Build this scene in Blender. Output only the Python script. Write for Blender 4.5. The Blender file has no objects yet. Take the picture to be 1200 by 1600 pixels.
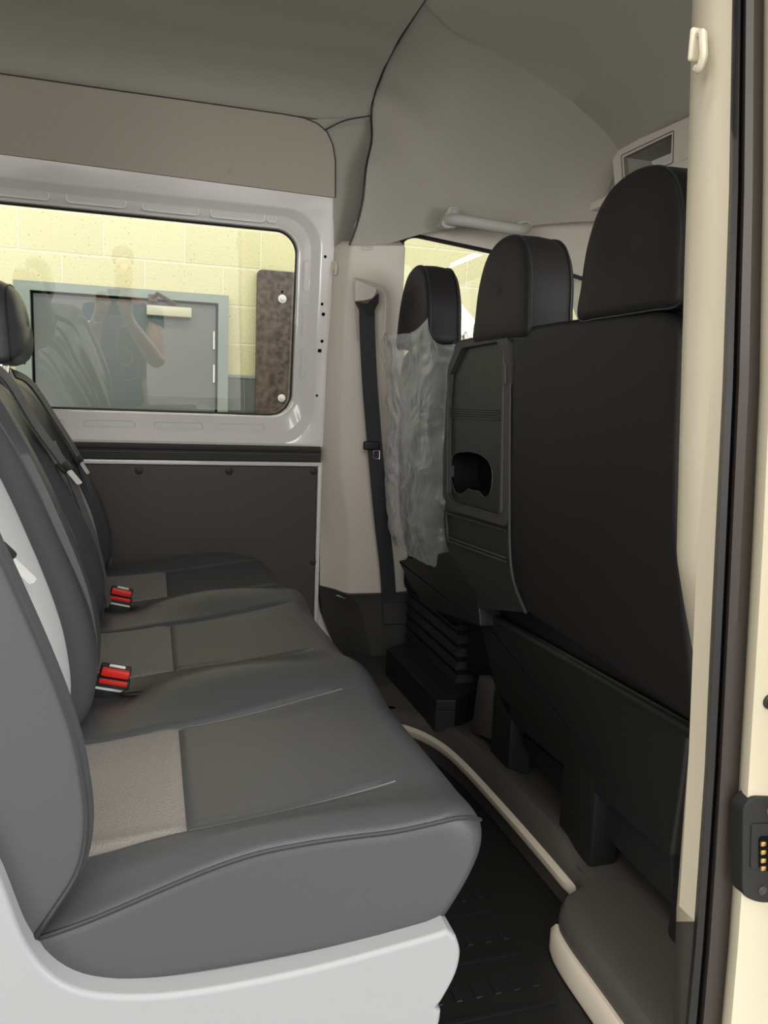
import bpy, bmesh, math, random
from mathutils import Vector, Matrix, noise
from mathutils.geometry import tessellate_polygon

# ------------------------------------------------------------------ camera, world, lights, exposure
F = 1210.0
CAM = Vector((0.0, 0.0, 0.95))
_dY = Vector((235-600, 605-800, F)).normalized()
_up = _dY.cross(Vector((1, .04, 0))).normalized()
if _up.y > 0: _up = -_up
_X = _dY.cross(_up)
RM = Matrix((_X, _dY, _up))              # camera (x right, y down, z forward) -> world

scene = bpy.context.scene
C = scene.collection
cam_d = bpy.data.cameras.new('camera')
cam = bpy.data.objects.new('camera', cam_d); C.objects.link(cam)
ax = RM @ Vector((1, 0, 0)); ay = RM @ Vector((0, -1, 0)); az = RM @ Vector((0, 0, -1))
cam.matrix_world = Matrix(((ax.x, ay.x, az.x, CAM.x), (ax.y, ay.y, az.y, CAM.y), (ax.z, ay.z, az.z, CAM.z), (0, 0, 0, 1)))
cam_d.sensor_fit = 'VERTICAL'; cam_d.sensor_height = 36; cam_d.lens = 36*F/1600
cam_d.clip_start = 0.012; cam_d.clip_end = 60
scene.camera = cam

scene.view_settings.view_transform = 'Standard'; scene.view_settings.look = 'None'
scene.view_settings.gamma = 1; scene.view_settings.use_curve_mapping = False
scene.view_settings.exposure = 0.42

w = bpy.data.worlds.new('workshop_air'); scene.world = w; w.use_nodes = True
bg = w.node_tree.nodes['Background']; bg.inputs[0].default_value = (1.0, .965, .92, 1); bg.inputs[1].default_value = .88

def area(name, loc, target, sx, sy, power, col):
    l = bpy.data.lights.new(name, 'AREA'); l.shape = 'RECTANGLE'; l.size = sx; l.size_y = sy
    l.energy = power; l.color = col
    o = bpy.data.objects.new(name, l); C.objects.link(o); o.location = loc
    o.rotation_euler = (Vector(target)-Vector(loc)).to_track_quat('-Z', 'Y').to_euler()
    return o
area('side_fill_light', (-4.2, -3.6, 1.4), (0.6, 2.0, 1.1), 3.0, 2.4, 130, (1.0, .99, .96))  # added unseen lamp, fills the dark cab from the left
area('side_fill_light', (4.4, -3.4, 1.6), (-.2, 1.2, .7), 3.0, 2.4, 160, (.96, .98, 1.0))  # added unseen lamp, fills the bench side from the right
area('overhead_fill_light', (0.0, -4.0, 3.4), (0.0, 1.0, .6), 4.5, 1.2, 90, (1.0, .99, .97))  # added fill lamp, set high to stay out of the pane's reflection
area('overhead_fill_light', (0.0, .35, 2.7), (0.0, -2.5, 1.85), 3.0, .3, 70, (1.0, .97, .92))  # added lamp aimed at the photographer so the reflection shows
area('overhead_fill_light', (0.0, .1, 3.0), (0.0, .5, .5), 3.0, .3, 30, (1.0, .95, .88))  # added lamp brightening the near top edge of the bench
area('wall_fill_light', (0.2, 3.35, 2.9), (0.2, 4.6, 1.0), 3.4, .25, 16, (1.0, .98, .86))  # unseen lamp added to brighten the block wall

# ------------------------------------------------------------------ pixel -> world (measuring helpers)
def ray(px, py): return RM @ Vector((px-600, py-800, F))
def P(px, py, a, v):
    d = ray(px, py); i = 'XYZ'.index(a); return CAM + d*((v-CAM[i])/d[i])
WN = Vector((0, 1, .11))
def W(px, py, off=0.0):                  # on the leaning upper side wall, off = metres outwards
    d = ray(px, py); p0 = Vector((0, 2.45+off, .78)); return CAM + d*((p0-CAM).dot(WN)/d.dot(WN))
def yw(z, off=0.0): return 2.45+off-.11*max(0, z-.78)

# ------------------------------------------------------------------ materials
def mat(name, col, rough=.5, metal=0, bump=0, bscale=300, spec=.5, coat=0, var=0, vscale=4, kind='NOISE', col2=None, bump_d=.002):
    m = bpy.data.materials.new(name); m.use_nodes = True
    nt = m.node_tree; N = nt.nodes; L = nt.links; b = N['Principled BSDF']
    b.inputs['Base Color'].default_value = (*col, 1); b.inputs['Roughness'].default_value = rough
    b.inputs['Metallic'].default_value = metal; b.inputs['Specular IOR Level'].default_value = spec
    b.inputs['Coat Weight'].default_value = coat
    tc = N.new('ShaderNodeTexCoord')
    if var or col2:
        n = N.new('ShaderNodeTexNoise'); n.inputs['Scale'].default_value = vscale; n.inputs['Detail'].default_value = 6
        L.new(tc.outputs['Object'], n.inputs['Vector'])
        r = N.new('ShaderNodeValToRGB'); c2 = col2 or tuple(c*(1-var) for c in col)
        r.color_ramp.elements[0].position = .38; r.color_ramp.elements[1].position = .64
        r.color_ramp.elements[0].color = (*c2, 1); r.color_ramp.elements[1].color = (*col, 1)
        L.new(n.outputs['Fac'], r.inputs['Fac']); L.new(r.outputs['Color'], b.inputs['Base Color'])
    if bump:
        if kind == 'VORONOI':
            n = N.new('ShaderNodeTexVoronoi'); n.inputs['Scale'].default_value = bscale; o = n.outputs['Distance']
        else:
            n = N.new('ShaderNodeTexNoise'); n.inputs['Scale'].default_value = bscale; n.inputs['Detail'].default_value = 3; o = n.outputs['Fac']
        L.new(tc.outputs['Object'], n.inputs['Vector'])
        bp = N.new('ShaderNodeBump'); bp.inputs['Strength'].default_value = bump; bp.inputs['Distance'].default_value = bump_d
        L.new(o, bp.inputs['Height']); L.new(bp.outputs['Normal'], b.inputs['Normal'])
    return m

M = {}
M['leather'] = mat('charcoal_leatherette', (.066, .068, .073), .36, bump=.3, bscale=900, spec=.4, kind='VORONOI', bump_d=.0006)
M['leather_front'] = mat('black_leatherette', (.012, .011, .011), .55, bump=.2, bscale=900, spec=.3, kind='VORONOI', bump_d=.0006)
M['piping'] = mat('black_piping', (.02, .02, .022), .45)
M['seam'] = mat('grey_thread', (.16, .16, .165), .7)
M['insert'] = mat('grey_knit_fabric', (.24, .225, .205), .85, bump=.9, bscale=430, kind='VORONOI', bump_d=.0012)
M['insert_light'] = mat('light_grey_knit_fabric', (.60, .61, .62), .8, bump=.5, bscale=430, kind='VORONOI', bump_d=.0012)
M['white_plastic'] = mat('white_grained_plastic', (.31, .32, .33), .42, bump=.12, bscale=500, bump_d=.0008)
M['white_paint'] = mat('white_gloss_paint', (.86, .83, .80), .16, coat=.6, spec=.5)
M['cream_paint'] = mat('cream_gloss_paint', (.64, .585, .44), .22, coat=.5, bump=.06, bscale=14, bump_d=.01)
M['pillar'] = mat('pillar_trim_plastic', (.72, .66, .585), .55, bump=.1, bscale=600, bump_d=.0006)
M['pillar_near'] = mat('cream_trim_plastic', (.58, .52, .40), .55, bump=.1, bscale=600, bump_d=.0006)
M['headliner'] = mat('grey_headliner', (.44, .42, .37), .95, bump=.3, bscale=500, bump_d=.0008, var=.03, vscale=120)
M['fabric_panel'] = mat('grey_side_panel', (.46, .415, .35), .9, bump=.25, bscale=600, bump_d=.0008, var=.05, vscale=200)
M['hardboard'] = mat('dark_hardboard', (.075, .063, .055), .55, bump=.15, bscale=500, bump_d=.0008)
M['black_plastic'] = mat('black_grained_plastic', (.013, .0132, .0132), .55, bump=.2, bscale=700, bump_d=.0006)
M['tray'] = mat('tray_grained_plastic', (.022, .0225, .0225), .5, bump=.2, bscale=700, bump_d=.0006)
M['dark_plastic'] = mat('charcoal_plastic', (.05, .048, .045), .6, bump=.2, bscale=600, bump_d=.0006)
M['brown_plastic'] = mat('brown_grey_plastic', (.085, .076, .068), .62, bump=.2, bscale=500, bump_d=.0008)
M['rubber'] = mat('black_rubber', (.016, .016, .017), .42)
M['seal'] = mat('brown_black_rubber', (.045, .036, .032), .45)
M['floor'] = mat('black_ribbed_floor', (.012, .012, .012), .5, bump=.2, bscale=250)
M['webbing'] = mat('black_webbing', (.035, .036, .04), .6, bump=.4, bscale=700, bump_d=.0006)
M['webbing_l'] = mat('grey_webbing', (.13, .13, .135), .5, bump=.4, bscale=700, bump_d=.0006)
M['chrome'] = mat('bright_steel', (.8, .8, .8), .22, metal=1)
M['plate'] = mat('latch_steel', (.85, .85, .85), .35, metal=.3)
M['handle'] = mat('grey_handle_plastic', (.47, .455, .42), .55)
M['red'] = mat('red_button_plastic', (.75, .03, .02), .35)
M['label'] = mat('pale_label', (.75, .75, .72), .5)
M['gold'] = mat('gold_contact', (.8, .55, .22), .3, metal=1)
M['strip'] = mat('cream_metal_sill', (.74, .66, .54), .4)
M['door_grey'] = mat('green_grey_door_paint', (.13, .145, .135), .35, var=.1, vscale=3)
M['frame_grey'] = mat('green_grey_frame_paint', (.27, .32, .285), .35)
M['brass'] = mat('closer_cover', (.62, .60, .42), .35)
M['bronze'] = mat('closer_arm', (.10, .07, .05), .4, metal=.6)
M['board'] = mat('scuffed_brown_board', (.13, .095, .075), .45, col2=(.04, .025, .02), vscale=26, bump=.2, bscale=60)
M['dado'] = mat('grey_dado_paint', (.12, .135, .125), .5)
M['concrete'] = mat('grey_concrete_floor', (.45, .45, .42), .6, var=.3, vscale=3)
M['skin'] = mat('skin', (.66, .42, .32), .5, bump=.1, bscale=300)
M['tshirt'] = mat('teal_blue_tshirt', (.04, .15, .24), .8)
M['orange'] = mat('orange_print', (.45, .13, .07), .8)
M['hair'] = mat('dark_hair', (.03, .022, .016), .7, bump=.6, bscale=150)
M['trousers'] = mat('dark_trousers', (.03, .032, .04), .8)
M['phone'] = mat('phone_body', (.02, .02, .025), .2)
M['dark_void'] = mat('dark_recess', (.004, .004, .004), .8, spec=.1)
M['pale_wall'] = mat('pale_workshop_wall', (.62, .66, .60), .8)

def wallmat():
    m = bpy.data.materials.new('painted_blockwork'); m.use_nodes = True
    nt = m.node_tree; N = nt.nodes; L = nt.links; b = N['Principled BSDF']; b.inputs['Roughness'].default_value = .6
    tc = N.new('ShaderNodeTexCoord'); sp = N.new('ShaderNodeSeparateXYZ'); cb = N.new('ShaderNodeCombineXYZ')
    L.new(tc.outputs['Object'], sp.inputs[0]); L.new(sp.outputs['X'], cb.inputs['X']); L.new(sp.outputs['Z'], cb.inputs['Y'])
    mp = N.new('ShaderNodeMapping'); mp.inputs['Location'].default_value = (.449+.422*6, .211*20-1.637, 0)
    L.new(cb.outputs[0], mp.inputs[0])
    br = N.new('ShaderNodeTexBrick'); br.inputs['Scale'].default_value = 1
    br.inputs['Brick Width'].default_value = .422; br.inputs['Row Height'].default_value = .211
    br.inputs['Mortar Size'].default_value = .007; br.inputs['Mortar Smooth'].default_value = .4; br.inputs['Bias'].default_value = 0
    br.inputs['Color1'].default_value = (.72, .675, .40, 1); br.inputs['Color2'].default_value = (.68, .635, .37, 1)
    br.inputs['Mortar'].default_value = (.78, .74, .52, 1)
    L.new(mp.outputs[0], br.inputs['Vector'])
    no = N.new('ShaderNodeTexNoise'); no.inputs['Scale'].default_value = 75; no.inputs['Detail'].default_value = 4
    L.new(tc.outputs['Object'], no.inputs['Vector'])
    rp = N.new('ShaderNodeValToRGB'); rp.color_ramp.elements[0].position = .30; rp.color_ramp.elements[1].position = .36
    rp.color_ramp.elements[0].color = (.36, .30, .17, 1); rp.color_ramp.elements[1].color = (1, 1, 1, 1)
    L.new(no.outputs['Fac'], rp.inputs['Fac'])
    mx = N.new('ShaderNodeMixRGB'); mx.blend_type = 'MULTIPLY'; mx.inputs[0].default_value = .8
    L.new(br.outputs['Color'], mx.inputs[1]); L.new(rp.outputs['Color'], mx.inputs[2]); L.new(mx.outputs[0], b.inputs['Base Color'])
    bp = N.new('ShaderNodeBump'); bp.inputs['Strength'].default_value = .5; bp.inputs['Distance'].default_value = .006
    ad = N.new('ShaderNodeMath'); ad.operation = 'SUBTRACT'
    L.new(no.outputs['Fac'], ad.inputs[0]); L.new(br.outputs['Fac'], ad.inputs[1]); L.new(ad.outputs[0], bp.inputs['Height'])
    L.new(bp.outputs['Normal'], b.inputs['Normal'])
    return m
M['blocks'] = wallmat()

def glassmat(name, tint, refl):
    m = bpy.data.materials.new(name); m.use_nodes = True
    nt = m.node_tree; N = nt.nodes; L = nt.links; N.remove(N['Principled BSDF'])
    t = N.new('ShaderNodeBsdfTransparent'); t.inputs[0].default_value = (*tint, 1)
    g = N.new('ShaderNodeBsdfGlossy'); g.inputs['Roughness'].default_value = 0; g.inputs['Color'].default_value = (1, 1, 1, 1)
    fr = N.new('ShaderNodeFresnel'); fr.inputs['IOR'].default_value = 1.5
    mu = N.new('ShaderNodeMath'); mu.operation = 'MULTIPLY'; mu.inputs[1].default_value = refl; mu.use_clamp = True
    mx = N.new('ShaderNodeMixShader'); L.new(fr.outputs[0], mu.inputs[0]); L.new(mu.outputs[0], mx.inputs[0])
    L.new(t.outputs[0], mx.inputs[1]); L.new(g.outputs[0], mx.inputs[2]); L.new(mx.outputs[0], N['Material Output'].inputs[0])
    return m
M['glass'] = glassmat('window_glass', (.9, .93, .91), 2.8)

def bagmat():
    m = bpy.data.materials.new('clear_crinkled_polythene'); m.use_nodes = True
    nt = m.node_tree; N = nt.nodes; L = nt.links; b = N['Principled BSDF']
    b.inputs['Base Color'].default_value = (.82, .84, .82, 1); b.inputs['Roughness'].default_value = .22
    b.inputs['Specular IOR Level'].default_value = .9
    t = N.new('ShaderNodeBsdfTransparent'); mx = N.new('ShaderNodeMixShader')
    tc = N.new('ShaderNodeTexCoord'); n = N.new('ShaderNodeTexNoise'); n.inputs['Scale'].default_value = 5; n.inputs['Detail'].default_value = 3
    n.inputs['Distortion'].default_value = .8
    mp = N.new('ShaderNodeMapRange'); mp.inputs[1].default_value = .35; mp.inputs[2].default_value = .7
    mp.inputs[3].default_value = .08; mp.inputs[4].default_value = .30
    L.new(tc.outputs['Object'], n.inputs['Vector']); L.new(n.outputs['Fac'], mp.inputs[0])
    n2 = N.new('ShaderNodeTexNoise'); n2.inputs['Scale'].default_value = 7; n2.inputs['Detail'].default_value = 2; n2.inputs['Distortion'].default_value = 1.6
    L.new(tc.outputs['Object'], n2.inputs['Vector'])
    bp = N.new('ShaderNodeBump'); bp.inputs['Strength'].default_value = .9; bp.inputs['Distance'].default_value = .03
    L.new(n2.outputs['Fac'], bp.inputs['Height']); L.new(bp.outputs['Normal'], b.inputs['Normal'])
    lw = N.new('ShaderNodeLayerWeight'); lw.inputs['Blend'].default_value = .4; L.new(bp.outputs['Normal'], lw.inputs['Normal'])
    pw = N.new('ShaderNodeMath'); pw.operation = 'POWER'; pw.inputs[1].default_value = 2.0; L.new(lw.outputs['Facing'], pw.inputs[0])
    ad = N.new('ShaderNodeMath'); ad.operation = 'ADD'; ad.use_clamp = True; L.new(pw.outputs[0], ad.inputs[0]); L.new(mp.outputs[0], ad.inputs[1])
    L.new(ad.outputs[0], mx.inputs[0]); L.new(t.outputs[0], mx.inputs[1]); L.new(b.outputs[0], mx.inputs[2])
    L.new(mx.outputs[0], N['Material Output'].inputs[0])
    return m
M['bag'] = bagmat()

# ------------------------------------------------------------------ mesh helpers
def link(name, bm, m, parent=None, smooth=40, doubles=True):
    if doubles: bmesh.ops.remove_doubles(bm, verts=bm.verts, dist=1e-6)
    bmesh.ops.recalc_face_normals(bm, faces=bm.faces)
    me = bpy.data.meshes.new(name); bm.to_mesh(me); bm.free()
    me.materials.append(m)
    if smooth:
        me.polygons.foreach_set('use_smooth', [True]*len(me.polygons)); me.set_sharp_from_angle(angle=math.radians(smooth))
    o = bpy.data.objects.new(name, me); C.objects.link(o)
    if smooth and any(len(p.vertices) > 4 for p in me.polygons):
        wn = o.modifiers.new('weighted', 'WEIGHTED_NORMAL'); wn.keep_sharp = True; wn.weight = 100
    if parent:
        o.parent = parent
        o.matrix_parent_inverse = Matrix.Translation(-parent.location) if parent.type == 'EMPTY' else Matrix()
    return o
def tag(o, label=None, cat=None, group=None, kind=None):
    if label: o['label'] = label
    if cat: o['category'] = cat
    if group: o['group'] = group
    if kind: o['kind'] = kind
    return o
def struct(name, bm, m, parent=None, smooth=40):
    o = link(name, bm, m, parent, smooth)
    if not parent: o['kind'] = 'structure'
    return o
def thing(name, label, cat, loc, group=None):
    o = bpy.data.objects.new(name, None); C.objects.link(o); o.location = loc; o.empty_display_size = .05
    return tag(o, label, cat, group)
def B(): return bmesh.new()
def grid(bm, rows, cu=False, cv=False, cap0=False, cap1=False, skip=None):
    vs = [[bm.verts.new(p) for p in r] for r in rows]
    nr = len(vs); nc = len(vs[0])
    for i in range(nr if cv else nr-1):
        for j in range(nc if cu else nc-1):
            if skip and skip(i, j): continue
            a, b, c, d = vs[i][j], vs[i][(j+1) % nc], vs[(i+1) % nr][(j+1) % nc], vs[(i+1) % nr][j]
            try: bm.faces.new((a, b, c, d))
            except ValueError: pass
    if cap0: bm.faces.new(vs[0])
    if cap1: bm.faces.new(vs[-1])
    return vs
def box(bm, lo, hi, bev=0, seg=2, rot=None):
    lo = Vector(lo); hi = Vector(hi); c = (lo+hi)/2; s = hi-lo
    t = B(); bmesh.ops.create_cube(t, size=1)
    bmesh.ops.scale(t, vec=s, verts=t.verts)
    if bev: bmesh.ops.bevel(t, geom=t.edges[:], offset=min(bev, min(s)*.49), segments=seg, profile=.5, affect='EDGES')
    if rot is not None: bmesh.ops.transform(t, matrix=rot, verts=t.verts)
    bmesh.ops.translate(t, vec=c, verts=t.verts)
    merge(bm, t)
def merge(bm, t):
    me = bpy.data.meshes.new('tmp'); t.to_mesh(me); t.free(); bm.from_mesh(me); bpy.data.meshes.remove(me)
def frames(pts, closed=False):
    n = len(pts); out = []; prev = None
    for i in range(n):
        a = pts[i-1] if (closed or i > 0) else pts[i]; b = pts[(i+1) % n] if (closed or i < n-1) else pts[i]
        t = (b-a).normalized()
        if prev is None:
            u = t.orthogonal().normalized()
        else:
            u = (prev - t*prev.dot(t)); u = u.normalized() if u.length > 1e-6 else t.orthogonal().normalized()
        prev = u; out.append((t, u, t.cross(u)))
    return out
def smoothpath(pts, n=8, closed=False):
    pts = [Vector(p) for p in pts]; out = []; m = len(pts)
    g = (lambda i: pts[i % m]) if closed else (lambda i: pts[max(0, min(m-1, i))])
    for i in range(m if closed else m-1):
        p0, p1, p2, p3 = g(i-1), g(i), g(i+1), g(i+2)
        for k in range(n):
            t = k/n
            out.append(.5*((2*p1)+(p2-p0)*t+(2*p0-5*p1+4*p2-p3)*t*t+(3*p1-p0-3*p2+p3)*t**3))
    if not closed: out.append(pts[-1])
    return out
def tube(bm, pts, r, seg=8, closed=False, rf=None, cap=True):
    pts = [Vector(p) for p in pts]; fr = frames(pts, closed); rows = []
    for i, (p, (t, u, v)) in enumerate(zip(pts, fr)):
        rr = rf(i/(len(pts)-1)) if rf else r
        rows.append([p+(u*math.cos(a)+v*math.sin(a))*rr for a in [2*math.pi*k/seg for k in range(seg)]])
    grid(bm, rows, cu=True, cv=closed, cap0=cap and not closed, cap1=cap and not closed)
def ribbon(bm, pts, wdir, width, th):
    pts = [Vector(p) for p in pts]; rows = []
    for i, p in enumerate(pts):
        t = (pts[min(i+1, len(pts)-1)]-pts[max(i-1, 0)]).normalized()
        wd = Vector(wdir(i/(len(pts)-1)) if callable(wdir) else wdir); wd = (wd-t*wd.dot(t)).normalized(); n = t.cross(wd)
        rows.append([p+wd*width/2*a+n*th/2*b for a, b in ((-1, -1), (1, -1), (1, 1), (-1, 1))])
    grid(bm, rows, cu=True, cap0=True, cap1=True)
def prism(bm, poly, depth, bev=0, seg=2):           # poly: list of 3D points (planar), depth: Vector
    depth = Vector(depth); t = B()
    a = [t.verts.new(p) for p in poly]; b = [t.verts.new(Vector(p)+depth) for p in poly]; n = len(poly)
    t.faces.new(a); t.faces.new(b[::-1])
    for i in range(n): t.faces.new((a[i], b[i], b[(i+1) % n], a[(i+1) % n]))
    bmesh.ops.recalc_face_normals(t, faces=t.faces)
    if bev:
        es = [e for e in t.edges if any(len(f.verts) > 4 for f in e.link_faces)] if n > 4 else t.edges[:]
        bmesh.ops.bevel(t, geom=es, offset=bev, segments=seg, profile=.5, affect='EDGES')
    merge(bm, t)
def pillow(bm, poly, dvec, r, n=5, puff=.0):     # padded panel: rounded front and back edges
    poly = [Vector(p) for p in poly]; m = len(poly); d = Vector(dvec); D_ = d.normalized(); L_ = d.length
    c = sum(poly, Vector())/m; nn = Vector()
    for i in range(m): nn += (poly[i]-c).cross(poly[(i+1) % m]-c)
    sgn = 1 if nn.dot(D_) > 0 else -1
    inn = []
    for i in range(m):
        e1 = (poly[i]-poly[i-1]).normalized(); e2 = (poly[(i+1) % m]-poly[i]).normalized()
        v = D_.cross(e1)*sgn+D_.cross(e2)*sgn; v = v.normalized() if v.length > 1e-6 else v
        inn.append(v)
    rows = []
    for k in range(n+1):
        a = k/n*math.pi/2; rows.append([p+q*r*(1-math.sin(a))+D_*r*(1-math.cos(a)) for p, q in zip(poly, inn)])
    for k in range(n+1):
        a = (1-k/n)*math.pi/2; rows.append([p+q*r*(1-math.sin(a))+D_*(L_-r*(1-math.cos(a))) for p, q in zip(poly, inn)])
    grid(bm, rows, cu=True)
    for row, sg in ((rows[0], -1), (rows[-1], 1)):
        cc = sum(row, Vector())/m
        grid(bm, [row, [cc+(p-cc)*.9 for p in row]]+[[cc+(p-cc)*(1-t)+D_*sg*-puff*0 for p in row] for t in (.3, .6, .9, .999)], cu=True)
def plate_hole(bm, outer, holes, depth):            # planar plate with holes, extruded by depth
    depth = Vector(depth); loops = [outer]+holes
    tris = tessellate_polygon([[Vector(p) for p in l] for l in loops])
    flat = [Vector(p) for l in loops for p in l]
    a = [bm.verts.new(p) for p in flat]; b = [bm.verts.new(p+depth) for p in flat]
    for t in tris:
        bm.faces.new([a[i] for i in t]); bm.faces.new([b[i] for i in t][::-1])
    o = 0
    for l in loops:
        n = len(l)
        for i in range(n):
            bm.faces.new((a[o+i], b[o+i], b[o+(i+1) % n], a[o+(i+1) % n]))
        o += n
def roundpoly(pts, r, n=5):                          # rounds corners of a 3D polygon
    pts = [Vector(p) for p in pts]; out = []; m = len(pts)
    for i in range(m):
        p = pts[i]; a = pts[i-1]-p; b = pts[(i+1) % m]-p
        rr = min(r[i] if isinstance(r, (list, tuple)) else r, a.length*.48, b.length*.48)
        pa = p+a.normalized()*rr; pb = p+b.normalized()*rr
        for k in range(n+1):
            t = k/n; out.append(pa*(1-t)**2+p*2*t*(1-t)+pb*t*t)
    return out
def interp(tab, x):
    if x <= tab[0][0]: return tab[0][1]
    for (a, va), (b, vb) in zip(tab, tab[1:]):
        if x <= b:
            t = (x-a)/(b-a); return va+(vb-va)*t
    return tab[-1][1]
def sm(a, b, x):
    t = max(0, min(1, (x-a)/(b-a))); return t*t*(3-2*t)
def lin(a, b, n): return [a+(b-a)*i/(n-1) for i in range(n)]
def disc(bm, c, nrm, r, h, seg=16, dome=0):
    c = Vector(c); nrm = Vector(nrm).normalized(); u = nrm.orthogonal().normalized(); v = nrm.cross(u)
    prof = [(r, 0), (r, h*.6), (r*.85, h), (r*.4, h+dome*.7), (.0001, h+dome)]
    rows = [[c+nrm*z+(u*math.cos(a)+v*math.sin(a))*q for a in [2*math.pi*k/seg for k in range(seg)]] for q, z in prof]
    grid(bm, rows, cu=True, cap0=True)

# ================================================================== THE VAN: structure
# floor of the load bay
b = B(); box(b, (-1.2, .72, -.06), (1.6, 2.5, 0))
fl = struct('floor', b, M['floor'], smooth=0)
b = B()
for i in range(9):                                   # raised ribs in the rubber mat
    y = .86+i*.115
    box(b, (.0, y, -.001), (.62, y+.006, .003))
for i in range(8):
    for j in range(9):
        box(b, (.36+i*.034, .90+j*.115, -.001), (.372+i*.034, .93+j*.115, .002), .001, 1)
link('mat_ribs', b, M['rubber'], fl, 0)

# raised platform of the cab
TOP = .10
edge = smoothpath([(.655, .70, 0), (.660, .90, 0), (.663, 1.035, 0), (.680, 1.085, 0), (.735, 1.12, 0), (.742, 1.20, 0), (.738, 1.45, 0), (.728, 1.66, 0), (.705, 1.78, 0), (.655, 1.87, 0), (.57, 1.93, 0), (.40, 1.95, 0), (.1, 1.95, 0)], 6)
b = B(); rows = []
for p in edge:
    q = p.copy()
    i = len(rows); pa = edge[max(0, i-1)]; pb = edge[min(len(edge)-1, i+1)]; t = (pb-pa).normalized(); n = Vector((t.y, -t.x, 0))  # inward (+X side)
    if n.x < 0 and abs(t.y) > .3: n = -n
    if abs(t.y) <= .3: n = Vector((0, 1, 0)) if q.x < .6 else Vector((.5, .8, 0)).normalized() if q.y > 1.5 else n
    n = Vector((1, 0, 0)) if q.y < 1.5 else n
    lip = .022*sm(1.16, 1.26, q.y)*(1-sm(1.62, 1.9, q.y))
    row = [q+n*.012+Vector((0, 0, .0))]
    for d, z in ((.004, .035), (0, .07), (.002, .085), (.010, TOP-.003+lip*.3), (.024, TOP+lip), (.045, TOP+lip)):
        row.append(q+n*d+Vector((0, 0, z)))
    row.append(Vector((q.x+.075, q.y, TOP+lip*.3))); row.append(Vector((q.x+.10, q.y, TOP)))
    row.append(Vector((1.75, q.y if q.y < 1.85 else 2.46, TOP)))
    rows.append(row)
grid(b, rows)
struct('floor_cab_platform', b, M['brown_plastic'])
b = B(); box(b, (.1, 1.98, .02), (1.75, 2.46, .0985)); box(b, (.757, .74, .0), (1.75, 2.46, .0985))
struct('floor_cab_filler', b, M['dark_plastic'], smooth=0)
# cream metal sill edge
b = B(); rows = []
e2 = [p for p in edge if 1.10 < p.y and p.x > .62]
for i, p in enumerate(e2):
    t = (e2[min(len(e2)-1, i+1)]-e2[max(0, i-1)]).normalized(); n = Vector((t.y, -t.x, 0)); n = -n if n.x < 0 else n
    k = sm(1.105, 1.18, p.y)
    rows.append([p-n*x*k+n*.004+Vector((0, 0, z)) for x, z in ((.0, .050), (.008, .050), (.014, .058), (.014, .070), (.008, .076), (.0, .077))])
grid(b, rows, cu=True, cap0=True, cap1=True)
sill = struct('trim_1', b, M['strip'])
b = B(); rows = []
e3 = [p for p in edge if p.y < 1.085]
for i, p in enumerate(e3):
    t = (e3[min(len(e3)-1, i+1)]-e3[max(0, i-1)]).normalized(); n = Vector((t.y, -t.x, 0)); n = -n if n.x < 0 else n
    rows.append([p-n*x+Vector((0, 0, z)) for x, z in ((-.006, .003), (.008, .003), (.012, .015), (.012, .045), (.004, .055), (-.006, .055))])
grid(b, rows, cu=True, cap0=True, cap1=True)
struct('trim_2', b, M['strip'])

# --- far side wall (left side of the van)
XR = .515
b = B(); box(b, (-1.2, 2.50, -.05), (.75, 2.56, .80)); struct('wall_left', b, M['white_paint'], smooth=0)
b = B(); prism(b, roundpoly([(-1.2, 2.455, .02), (XR, 2.455, .02), (XR, 2.455, .715), (-1.2, 2.455, .715)], .012), (0, .012, 0), .002)
pan = struct('trim_3', b, M['hardboard'])
for px, py in ((217, 735), (358, 736), (490, 736), (490, 877), (62, 733)):
    p = P(px, py, 'Y', 2.455); b = B(); disc(b, p, (0, -1, 0), .0125, .003, dome=.004); link('panel_fastener', b, M['dark_plastic'], pan)
b = B(); box(b, (-1.2, 2.448, .718), (XR+.012, 2.49, .732), .003); box(b, (XR+.003, 2.45, .12), (XR+.016, 2.49, .732), .003)
struct('trim_4', b, M['white_paint'])
b = B(); rows = []
prof = [(2.47, .733), (2.444, .733), (2.440, .736), (2.438, .747), (2.441, .749), (2.441, .752), (2.438, .754), (2.438, .760), (2.441, .762), (2.440, .765), (2.436, .768), (2.434, .775), (2.440, .781), (2.47, .782)]
grid(b, [[Vector((x, y, z)) for y, z in prof] for x in (-1.2, XR+.008)], cap0=True, cap1=True)
struct('trim_5', b, M['dark_plastic'], smooth=30)

# painted window surround: concentric rounded rings
def rring(x0, z0, x1, z1, r, off, n=9, ne=6):
    cs = [(x1-r, z1-r, 0), (x0+r, z1-r, 90), (x0+r, z0+r, 180), (x1-r, z0+r, 270)]; pts = []
    for ci, (cx, cz, a0) in enumerate(cs):
        arc = [(cx+r*math.cos(math.radians(a0+90*k/n)), cz+r*math.sin(math.radians(a0+90*k/n))) for k in range(n+1)]
        nx, nz, na = cs[(ci+1) % 4]; nxt = (nx+r*math.cos(math.radians(na)), nz+r*math.sin(math.radians(na)))
        pts += arc
        pts += [(arc[-1][0]+(nxt[0]-arc[-1][0])*k/ne, arc[-1][1]+(nxt[1]-arc[-1][1])*k/ne) for k in range(1, ne)]
    return [Vector((x, yw(z, off), z)) for x, z in pts]
gR = W(461, 470, .05); gB = W(300, 645, .05); gT = W(250, 341, .05)
GX1, GZ0, GZ1 = gR.x, gB.z, gT.z; GX0 = -.80
r1R = W(498, 480, 0).x; r1T = W(260, 303, 0).z; r1B = W(300, 690, 0).z
r2R = W(481, 480, .03).x; r2T = W(260, 321, .03).z; r2B = W(300, 674, .03).z
OX, OZ0, OZ1 = .535, .782, 1.565
b = B()
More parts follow.
